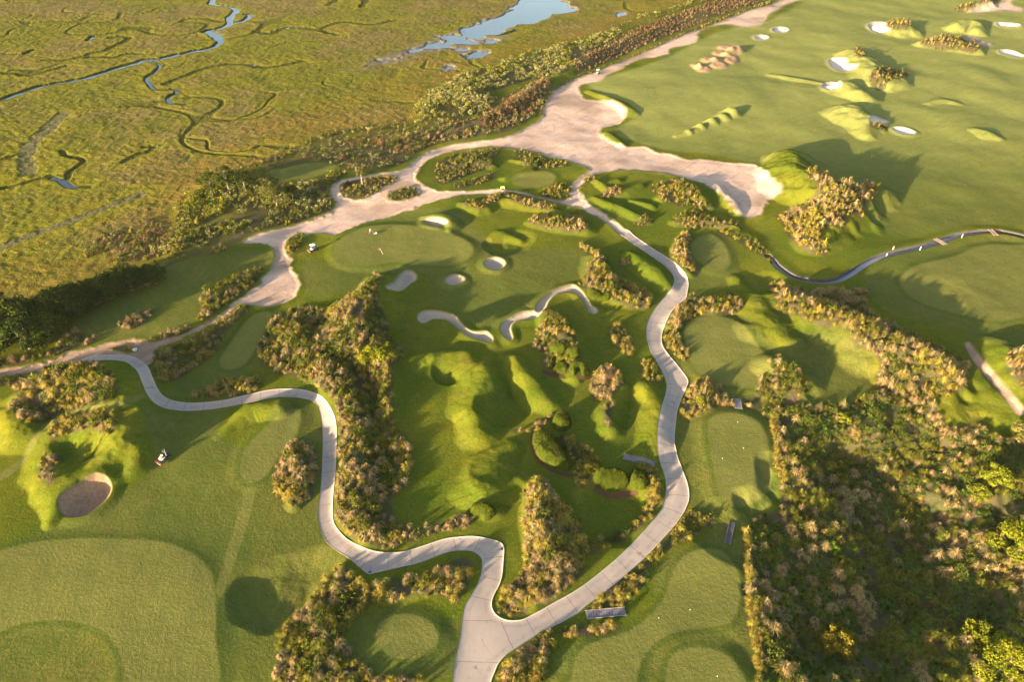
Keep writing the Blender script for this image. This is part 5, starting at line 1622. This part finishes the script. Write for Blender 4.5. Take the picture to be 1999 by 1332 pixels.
def build_palms():
    spots = [('tall fan-headed palm on the island where the sandy tracks split', 708, 362, 6.2, 2.1),
             ('slimmer palm leaning beside the tall fan-headed palm', 697, 343, 5.0, 1.7)]
    for j, (lab, u, v, h, L) in enumerate(spots):
        rng = np.random.default_rng(60 + j)
        r = thing('palm_tree', lab, 'palm', place(u, v), rng.uniform(0, 6), 'palms by the sandy tracks')
        bm = bmesh.new()
        pts = [(-.25 * math.sin(t * 2.2), .12 * t, h * t - .3) for t in np.linspace(0, 1, 8)]
        tube_mesh(bm, pts, [.26, .22, .20, .19, .19, .20, .23, .26], 9)
        bm_obj('trunk', bm, M['palebark'], r)
        V, F, C, off = [], [], [], 0
        top = np.array(pts[-1])
        for k in range(30):
            fv, ff = frond(rng, L * rng.uniform(.8, 1.15), rng.uniform(.35, 1.5))
            a = k * 2.39996
            c, s = math.cos(a), math.sin(a)
            w = np.column_stack([fv[:, 0] * c - fv[:, 1] * s, fv[:, 0] * s + fv[:, 1] * c, fv[:, 2]]) + top
            V.append(w); F.append(ff + off); off += len(fv)
            dead = k % 4 == 3
            col = np.array((.16, .11, .05) if dead else (.075, .085, .014)) * rng.uniform(.8, 1.3)
            C.append(np.tile(col, (len(fv), 1)))
        me = new_mesh('crown', np.concatenate(V), np.concatenate(F), False)
        cattr(me, 'col', np.concatenate(C))
        link('crown', me, M['leaf'], r)
# ------------------------------------------------------------------ machines, people, timber
def bx(bm, c, s, rz=0.0, bev=0.0, rx=0.0, ry=0.0):
    r = bmesh.ops.create_cube(bm, size=1.0)
    m = Matrix.Translation(c) @ Matrix.Rotation(rz, 4, 'Z') @ Matrix.Rotation(ry, 4, 'Y') @ Matrix.Rotation(rx, 4, 'X') @ Matrix.Diagonal((*s, 1))
    bmesh.ops.transform(bm, matrix=m, verts=r['verts'])
    if bev:
        ed = list({e for v in r['verts'] for e in v.link_edges})
        bmesh.ops.bevel(bm, geom=ed, offset=bev, segments=2, affect='EDGES', profile=.6)


def cyl(bm, a, b, r, seg=14, r2=None):
    a, b = Vector(a), Vector(b)
    d = b - a
    o = bmesh.ops.create_cone(bm, cap_ends=True, segments=seg, radius1=r, radius2=r if r2 is None else r2, depth=d.length)
    q = d.to_track_quat('Z', 'Y').to_matrix().to_4x4()
    bmesh.ops.transform(bm, matrix=Matrix.Translation((a + b) / 2) @ q, verts=o['verts'])


def part(name, mat, parent, fn, smooth=False):
    bm = bmesh.new()
    fn(bm)
    return bm_obj(name, bm, mat, parent, smooth)


def wheel(parent, c, r, w):
    x, y, z = c
    t = part('wheel', M['black'], parent, lambda bm: (cyl(bm, (x, y - w / 2, z), (x, y + w / 2, z), r, 20), cyl(bm, (x, y - w * .36, z), (x, y + w * .36, z), r * 1.04, 20)), True)
    part('rim', M['grey'], t, lambda bm: cyl(bm, (x, y - w / 2 - .02, z), (x, y + w / 2 + .02, z), r * .52, 14))


def reel(parent, c, w):
    x, y, z = c
    u = part('cutting_unit', M['red'], parent, lambda bm: (bx(bm, (x, y, z + .16), (.46, w, .10), 0, .03), bx(bm, (x, y - w / 2, z), (.40, .05, .30), 0, .02), bx(bm, (x, y + w / 2, z), (.40, .05, .30), 0, .02)))
    part('roller', M['grey'], u, lambda bm: (cyl(bm, (x + .14, y - w / 2, z - .08), (x + .14, y + w / 2, z - .08), .07), cyl(bm, (x - .10, y - w / 2, z - .06), (x - .10, y + w / 2, z - .06), .10, 8)))
    return u


def reel_mower(label, loc, rz, roof=True, group=None):
    """front of the machine points along +x"""
    t = thing('reel_mower', label, 'mower', loc, rz, group)
    part('chassis', M['navy'], t, lambda bm: (bx(bm, (-.05, 0, .55), (2.3, .62, .22), 0, .05), bx(bm, (.35, 0, .52), (.5, 1.3, .12), 0, .03), bx(bm, (-.85, 0, .48), (.16, 1.2, .12)), bx(bm, (1.0, 0, .45), (.9, .14, .10)), bx(bm, (1.3, 0, .42), (.12, 1.8, .10))))
    part('engine_cover', M['navy'], t, lambda bm: (bx(bm, (-.85, 0, .92), (.95, .86, .58), 0, .12), bx(bm, (-1.3, 0, .86), (.06, .6, .36))), True)
    part('floor_panel', M['cream'], t, lambda bm: (bx(bm, (.62, 0, .70), (.62, 1.15, .10), 0, .04), bx(bm, (.30, .48, .82), (.75, .22, .20), 0, .05), bx(bm, (.30, -.48, .82), (.75, .22, .20), 0, .05)), True)
    part('seat', M['black'], t, lambda bm: (bx(bm, (-.12, 0, 1.0), (.5, .5, .14), 0, .05), bx(bm, (-.36, 0, 1.28), (.12, .48, .5), 0, .05)), True)
    st = part('steering_column', M['grey'], t, lambda bm: cyl(bm, (.62, 0, .72), (.36, 0, 1.22), .035))
    part('steering_wheel', M['black'], st, lambda bm: [cyl(bm, (.36 + .17 * math.cos(a) * .6, .17 * math.sin(a), 1.22 + .17 * math.cos(a) * .5), (.36 + .17 * math.cos(a + .55) * .6, .17 * math.sin(a + .55), 1.22 + .17 * math.cos(a + .55) * .5), .018, 6) for a in np.arange(0, 6.28, .5)])
    wheel(t, (.40, .74, .36), .36, .30); wheel(t, (.40, -.74, .36), .36, .30)
    wheel(t, (-.85, .60, .30), .30, .24); wheel(t, (-.85, -.60, .30), .30, .24)
    for y in (-.78, 0, .78):
        reel(t, (1.52, y, .26), .72)
    if roof:
        for x, y in ((-.55, .5), (-.55, -.5), (.50, .5), (.50, -.5)):
            part('roof_post', M['grey'], t, lambda bm: cyl(bm, (x, y, .85), (x * .9, y * .98, 2.02), .03, 8))
        part('canopy', M['white'], t, lambda bm: (bx(bm, (-.05, 0, 2.08), (1.55, 1.42, .10), 0, .045), bx(bm, (-.05, 0, 2.15), (1.15, 1.0, .06), 0, .028)), True)
    else:
        part('roll_bar', M['grey'], t, lambda bm: (cyl(bm, (-.5, .42, .9), (-.5, .40, 2.0), .035, 8), cyl(bm, (-.5, -.42, .9), (-.5, -.40, 2.0), .035, 8), cyl(bm, (-.5, .40, 2.0), (-.5, -.40, 2.0), .035, 8)))
        part('whip_aerial', M['cream'], t, lambda bm: cyl(bm, (-.45, .5, .9), (-.55, .58, 3.1), .022, 6))
        part('grass_box', M['grey'], t, lambda bm: bx(bm, (.05, -.62, .98), (.42, .3, .34), 0, .06), True)  # white box made grey, hill shade put into its colour
    return t


def skin_mesh(name, J, E, root, sub=2):
    """continuous limb surface grown over a jointed skeleton: J = {joint: ((x, y, z), radius)}"""
    ks = list(J)
    me = bpy.data.meshes.new(name)
    me.from_pydata([J[k][0] for k in ks], [(ks.index(a), ks.index(b)) for a, b in E], [])
    o = bpy.data.objects.new(name, me)
    COL.objects.link(o)
    md = o.modifiers.new('skin', 'SKIN')
    md.use_smooth_shade = True
    for k, vv in zip(ks, me.skin_vertices[0].data):
        r = J[k][1]
        vv.radius = r if isinstance(r, tuple) else (r, r)
        vv.use_root = k == root
    sb = o.modifiers.new('sub', 'SUBSURF')
    sb.levels = sb.render_levels = sub
    dg = bpy.context.evaluated_depsgraph_get()
    out = bpy.data.meshes.new_from_object(o.evaluated_get(dg))
    bpy.data.objects.remove(o)
    out.name = name
    return out


def hand(J, E, wrist, side, p, d, up, curl=.5):
    """palm, four unequal fingers and a thumb from the side of the palm"""
    p, d, up = Vector(p), Vector(d).normalized(), Vector(up).normalized()
    s = d.cross(up).normalized() * side
    dn = -up
    J[wrist + 'palm'] = (tuple(p + d * .06), (.036, .018))
    E.append((wrist, wrist + 'palm'))
    for i, (off, ln) in enumerate(((.030, .070), (.010, .080), (-.010, .074), (-.028, .058))):
        b = p + d * .095 + s * off
        m = b + (d * math.cos(curl) + dn * math.sin(curl)) * ln * .55
        e = m + (d * math.cos(curl * 2.2) + dn * math.sin(curl * 2.2)) * ln * .5
        for q, (nm, c, r) in enumerate((('k', b, .0095), ('m', m, .009), ('e', e, .0075))):
            J[f'{wrist}f{i}{nm}'] = (tuple(c), r)
        E += [(wrist + 'palm', f'{wrist}f{i}k'), (f'{wrist}f{i}k', f'{wrist}f{i}m'), (f'{wrist}f{i}m', f'{wrist}f{i}e')]
    a = p + d * .03 + s * .036
    b = a + (d * .7 + s * .6 + dn * .3).normalized() * .04
    J[wrist + 'ta'], J[wrist + 'tb'] = (tuple(a), .011), (tuple(b), .009)
    E += [(wrist, wrist + 'ta'), (wrist + 'ta', wrist + 'tb')]


def person(label, loc, rz, seated):
    """faces +x"""
    r = thing('person', label, 'person', loc, rz)
    if seated:
        P = dict(pel=(0, 0, .96), bel=(.02, 0, 1.12), che=(.05, 0, 1.36), nek=(.07, 0, 1.52), hed=(.10, 0, 1.64), top=(.11, 0, 1.74),
                 sl=(.05, .19, 1.44), sr=(.05, -.19, 1.44), el=(.20, .27, 1.22), er=(.20, -.27, 1.22), wl=(.40, .17, 1.24), wr=(.40, -.17, 1.24),
                 hl=(.04, .10, .95), hr=(.04, -.10, .95), kl=(.46, .15, 1.00), kr=(.46, -.15, 1.00), al=(.58, .15, .62), ar=(.58, -.15, .62), tl=(.76, .16, .58), tr=(.76, -.16, .58))
    else:
        P = dict(pel=(0, 0, .93), bel=(.05, 0, 1.08), che=(.13, 0, 1.32), nek=(.19, 0, 1.48), hed=(.23, 0, 1.60), top=(.25, 0, 1.71),
                 sl=(.13, .19, 1.41), sr=(.13, -.19, 1.41), el=(.24, .25, 1.16), er=(.24, -.25, 1.16), wl=(.46, .20, 1.05), wr=(.46, -.20, 1.05),
                 hl=(0, .10, .90), hr=(0, -.10, .90), kl=(.14, .11, .50), kr=(-.10, -.11, .48), al=(.12, .11, .09), ar=(-.36, -.11, .16), tl=(.30, .12, .03), tr=(-.22, -.12, .04))
    R = dict(pel=(.16, .115), bel=(.145, .105), che=(.165, .115), nek=.058, hed=(.078, .098), top=(.055, .07), sl=.062, sr=.062, el=.044, er=.044, wl=.029, wr=.029,
             hl=.088, hr=.088, kl=.056, kr=.056, al=.038, ar=.038, tl=(.042, .026), tr=(.042, .026))
    E = [('pel', 'bel'), ('bel', 'che'), ('che', 'nek'), ('nek', 'hed'), ('hed', 'top'), ('che', 'sl'), ('che', 'sr'), ('sl', 'el'), ('sr', 'er'), ('el', 'wl'), ('er', 'wr'),
         ('pel', 'hl'), ('pel', 'hr'), ('hl', 'kl'), ('hr', 'kr'), ('kl', 'al'), ('kr', 'ar'), ('al', 'tl'), ('ar', 'tr')]
    J = {k: (P[k], R[k]) for k in P}
    h = Vector(P['hed'])
    J['nose'] = (tuple(h + Vector((.105, 0, -.005))), .012)      # face: nose, brow and chin give the profile
    J['chin'] = (tuple(h + Vector((.070, 0, -.085))), .026)
    J['earl'], J['earr'] = (tuple(h + Vector((-.005, .092, 0))), .016), (tuple(h + Vector((-.005, -.092, 0))), .016)
    E += [('hed', 'nose'), ('hed', 'chin'), ('hed', 'earl'), ('hed', 'earr')]
    E2 = list(E)
    for w, e, sd in (('wl', 'el', 1), ('wr', 'er', -1)):
        d = Vector(P[w]) - Vector(P[e])
        hand(J, E2, w, sd, P[w], d, (0, 0, 1), .9)
    body = link('body', skin_mesh('body', J, E2, 'pel'), M['skin'], r)

    def cloth(nm, keys, grow, mat, root, ends=()):
        K = {}
        for k in keys:
            rr = R[k] if isinstance(R[k], tuple) else (R[k], R[k])
            K[k] = (P[k], tuple(q + grow for q in rr))
        ee = [e for e in E if e[0] in K and e[1] in K]
        link(nm, skin_mesh(nm, K, ee, root), mat, r)
    R2 = dict(R)
    cloth('shirt', ('pel', 'bel', 'che', 'sl', 'sr', 'el', 'er'), .018, M['shirt'], 'che')
    cloth('trousers', ('pel', 'hl', 'hr', 'kl', 'kr', 'al', 'ar'), .016, M['trousers'], 'pel')
    part('shoe', M['black'], r, lambda bm: bx(bm, Vector(P['al']).lerp(Vector(P['tl']), .55) - Vector((0, 0, .01)), (.29, .11, .10), 0, .04), True)
    part('shoe', M['black'], r, lambda bm: bx(bm, Vector(P['ar']).lerp(Vector(P['tr']), .55) - Vector((0, 0, .01)), (.29, .11, .10), 0, .04), True)

    def cap(bm):
        o = bmesh.ops.create_uvsphere(bm, u_segments=16, v_segments=10, radius=1)
        bmesh.ops.delete(bm, geom=[v for v in o['verts'] if v.co.z < -.05], context='VERTS')
        bmesh.ops.transform(bm, matrix=Matrix.Translation(h + Vector((0, 0, .03))) @ Matrix.Diagonal((.125, .108, .125, 1)), verts=bm.verts)
        bx(bm, h + Vector((.15, 0, .035)), (.11, .15, .012), 0, .005)
    part('cap', M['white'] if not seated else M['cap'], r, cap, True)
    for s in (-1, 1):
        part('eye', M['black'], r, lambda bm: bmesh.ops.create_uvsphere(bm, u_segments=8, v_segments=6, radius=.011, matrix=Matrix.Translation(h + Vector((.082, .032 * s, .012)))), True)
    part('mouth', M['red'], r, lambda bm: bx(bm, h + Vector((.088, 0, -.048)), (.012, .042, .008), 0, .003))
    return r


def timber_steps(label, a, b, width, n, mat, rails, name='timber_steps', cat='steps', clear=True, lift=.12, group=None):
    """treads laid from a to b (survey marks), between two edge boards"""
    A, B = place(*a), place(*b)
    d = B - A
    L = math.hypot(d.x, d.y)
    rz = math.atan2(d.y, d.x)
    t = thing(name, label, cat, A, rz, group)
    for i in range(n):
        f = (i + .5) / n
        w = A + d * f
        g = float(HF(w.x, w.y)[0])
        zz = max(g, A.z + d.z * f) - A.z + lift
        part('tread', mat, t, lambda bm: (bx(bm, (L * f, 0, zz), (L / n * .84, width, .055), 0, .008), bx(bm, (L * f, 0, zz - .12), (.05, width * .9, .2))))
    for s in (-1, 1):
        part('side_board', M[rails], t, lambda bm: bx(bm, (L / 2, s * (width / 2 + .06), d.z / 2 + lift + .03), (L + .1, .09, .22), 0, .012, 0, -math.atan2(d.z, L)))
    return t


def build_things():
    hd = math.atan2(-2.2, -3.0)
    reel_mower('white-roofed riding mower with red cutting reels parked below the sandy track', place(612, 489), hd, True, )
    reel_mower('riding mower with a pale roof driving on the narrow far sand track', place(1167, 143.5), math.atan2(-3.2, -3.0), True)
    p = place(321, 897)
    reel_mower('small dark and red riding mower with a seated driver on the shaded lawn', p, math.atan2(-2.6, -1.6), False)
    person('person in a pale shirt and cap sitting on the riding mower on the shaded lawn', p + Vector((.0, .0, .11)), math.atan2(-2.6, -1.6), True)
    # greenkeeper with a walking mower on the main green
    g = place(722.5, 456)
    ang = math.atan2(-.15, 1)
    person('person in a pale top and white cap walking behind a mower on the main green', g, ang, False)
    m = thing('walking_mower', 'small walk-behind greens mower with pale box pushed across the main green', 'mower', place(731, 456), ang)
    part('grass_box', M['cream'], m, lambda bm: bx(bm, (.62, 0, .32), (.5, .62, .34), 0, .06), True)
    part('engine', M['black'], m, lambda bm: (bx(bm, (.02, 0, .48), (.42, .48, .30), 0, .05), cyl(bm, (0, .1, .6), (0, .1, .72), .07)), True)
    part('roller', M['grey'], m, lambda bm: (cyl(bm, (0, -.34, .19), (0, .34, .19), .19, 18), cyl(bm, (.36, -.32, .10), (.36, .32, .10), .10, 12)), True)
    part('handle', M['grey'], m, lambda bm: (cyl(bm, (-.1, .24, .4), (-.98, .24, 1.0), .02, 8), cyl(bm, (-.1, -.24, .4), (-.98, -.24, 1.0), .02, 8), cyl(bm, (-.98, .24, 1.0), (-.98, -.24, 1.0), .02, 8)))
    # flag
    f = thing('golf_flag', 'leaning flagstick with a small red flag on the main putting green', 'flag', place(748, 496.5))
    top = Vector((-.75, -.25, 2.3))
    part('pole', M['cream'], f, lambda bm: cyl(bm, (0, 0, -.1), top, .035, 8))

    def fl(bm):
        n, w = 8, .60
        for k in (0, 1):
            for i in range(n + 1):
                q = i / n
                c = top * (1 - .16 * k) + Vector((-.05 - w * q, .10 * math.sin(q * 5) - .1 * q, -.10 * q))
                bm.verts.new(c)
        bm.verts.ensure_lookup_table()
        for i in range(n):
            bm.faces.new((bm.verts[i], bm.verts[i + 1], bm.verts[n + 2 + i], bm.verts[n + 1 + i]))
        bmesh.ops.solidify(bm, geom=bm.faces[:], thickness=.02)
    part('flag', M['flag'], f, fl, True)
    # timber steps and bridges
    timber_steps('long grey timber steps running from the lawn to the right cart path', (1217, 892), (1278, 907), 1.5, 17, M['deck'], 'deck')
    timber_steps('short purple-grey timber steps through the bed above the right-hand tee', (1439, 779), (1442, 799), 1.5, 8, M['deck'], 'deck')
    timber_steps('narrow dark timber steps with pale edge boards between the two tees', (1429, 1021), (1420, 1062), .95, 15, M['darkdeck'], 'deck')
    timber_steps('wide grey plank footbridge beside the broad end of the right cart path', (1144, 1202), (1221, 1195), 1.45, 15, M['deck'], 'deck', 'footbridge', 'bridge', True, .16)
    br = timber_steps
    for lab, a, b in (('nearer pair of pale planks laid across the brook', (1825, 466), (1842, 475.5)), ('farther pair of pale planks across the brook near the right edge', (1931, 449.5), (1943, 458.5))):
        A, B = place(*a), place(*b)
        A.z = B.z = max(A.z, B.z, -.05) + .12
        d = B - A
        t = thing('plank_bridge', lab, 'bridge', A, math.atan2(d.y, d.x), 'plank bridges over the brook')
        L = max(d.length, 4.2)
        for s in (-.55, .55):
            part('plank', M['plank'], t, lambda bm: bx(bm, (L / 2, s, 0), (L, .62, .12), 0, .02))
        for x in (.3, L - .3):
            part('beam', M['darkdeck'], t, lambda bm: bx(bm, (x, 0, -.15), (.25, 2.5, .16)))
    # brook edging boards on the far bank
    t_ = np.gradient(W_BROOK, axis=0)
    n_ = np.column_stack([-t_[:, 1], t_[:, 0]])
    n_ /= np.linalg.norm(n_, axis=1, keepdims=True)
    for s in (1,):
        L = W_BROOK + n_ * 1.12 * s
        bm = bmesh.new()
        prev = None
        for k, (q, nn) in enumerate(zip(L, n_)):
            o = nn * .10
            c = [bm.verts.new((q[0] + e * o[0], q[1] + e * o[1], zz)) for e, zz in ((-1, -1.25), (-1, .10), (1, .10), (1, -1.25))]
            if prev:
                for i in range(3):
                    bm.faces.new((prev[i], prev[i + 1], c[i + 1], c[i]))
            prev = c
        w = bm_obj('timber_bulkhead', bm, M['darkdeck'], None, False)
        tag(w, 'dark timber bulkhead lining the upper bank of the brook', 'retaining wall')
    for lab, u, v, cc in (('short orange-topped stake on the upper bank of the brook', 1743, 487, 'flag'), ('white stake on the lower bank left of the nearer plank bridge', 1795.5, 488, 'white'), ('white stake on the lower bank between the two plank bridges', 1877, 464, 'white'), ('white stake at the bend of the brook, farthest left', 1731, 498, 'white')):
        s = thing('hazard_stake', lab, 'stake', place(u, v), 0, 'marker stakes along the brook')
        part('post', M['white'], s, lambda bm: cyl(bm, (0, 0, -.2), (0, 0, 1.0), .10, 8, .085))
        part('cap', M[cc], s, lambda bm: cyl(bm, (0, 0, 1.0), (0, 0, 1.30), .10, 8, .05))
    # pale stone by the wedge island
    bm = bmesh.new()
    o = bmesh.ops.create_icosphere(bm, subdivisions=3, radius=1)
    for vv in bm.verts:
        c = vv.co
        c *= 1 + .18 * math.sin(5 * c.x + 2 * c.y) * math.cos(4 * c.z + c.x)
        vv.co = Vector((c.x * .62, c.y * .5, max(c.z, -.4) * .52))
    pr = place(264, 684)
    tag(bm_obj('boulder', bm, M['rock'], None, False, pr + Vector((0, 0, .2))), 'pale grey boulder at the tip of the wedge island by the track', 'boulder')
    # bench by the sandy path
    b = thing('bench', 'small cream bench beside the sandy path above the tan row', 'bench', place(981, 369), .1)
    part('seat', M['yellow'], b, lambda bm: [bx(bm, (0, y, .46), (1.5, .13, .05), 0, .01) for y in (-.16, 0, .16)])
    part('backrest', M['yellow'], b, lambda bm: [bx(bm, (0, .28, zz), (1.5, .05, .13), 0, .01) for zz in (.62, .80)])
    for x in (-.62, .62):
        part('leg', M['yellow'], b, lambda bm: (bx(bm, (x, 0, .22), (.09, .48, .44), 0, .01), bx(bm, (x, .26, .62), (.07, .06, .5), 0, .01)))
    # tee markers
    for lab, u, v in (('white tee marker near the top of the right-hand tee', 1440, 825), ('white tee marker left of centre on the right-hand tee', 1410, 896), ('white tee marker at the centre of the right-hand tee', 1451, 876),
                      ('white tee marker low on the long lower tee', 1347, 1192), ('white tee marker at the narrow waist of the lower tee', 1286, 1208), ('white tee marker near the bottom edge on the lowest tee', 1400, 1322)):
        bm = bmesh.new()
        bmesh.ops.create_uvsphere(bm, u_segments=12, v_segments=8, radius=.07)
        cyl(bm, (0, 0, -.25), (0, 0, 0), .03, 6)
        tag(bm_obj('tee_marker', bm, M['white'], None, True, place(u, v) + Vector((0, 0, .14))), lab, 'tee marker', 'white tee markers')
    # path drains
    for lab, u, v in (('dark drain grate at the pointed bend of the left cart path', 722, 1118), ('dark drain grate at the outer corner of the cart path', 980, 1073)):
        q = place(u, v)
        t = thing('drain_grate', lab, 'drain', q + Vector((0, 0, .08)), .5, 'drains in the cart path')
        part('frame', M['grey'], t, lambda bm: [bx(bm, c, s) for c, s in (((0, .27, 0), (.6, .06, .05)), ((0, -.27, 0), (.6, .06, .05)), ((.27, 0, 0), (.06, .48, .05)), ((-.27, 0, 0), (.06, .48, .05)))])
        part('grille', M['black'], t, lambda bm: [bx(bm, (x, 0, -.005), (.05, .48, .03)) for x in np.arange(-.2, .21, .08)])
build_light()
build_ground()
build_path()
build_water()
build_hedges()
build_beds()
build_trees()
build_things()
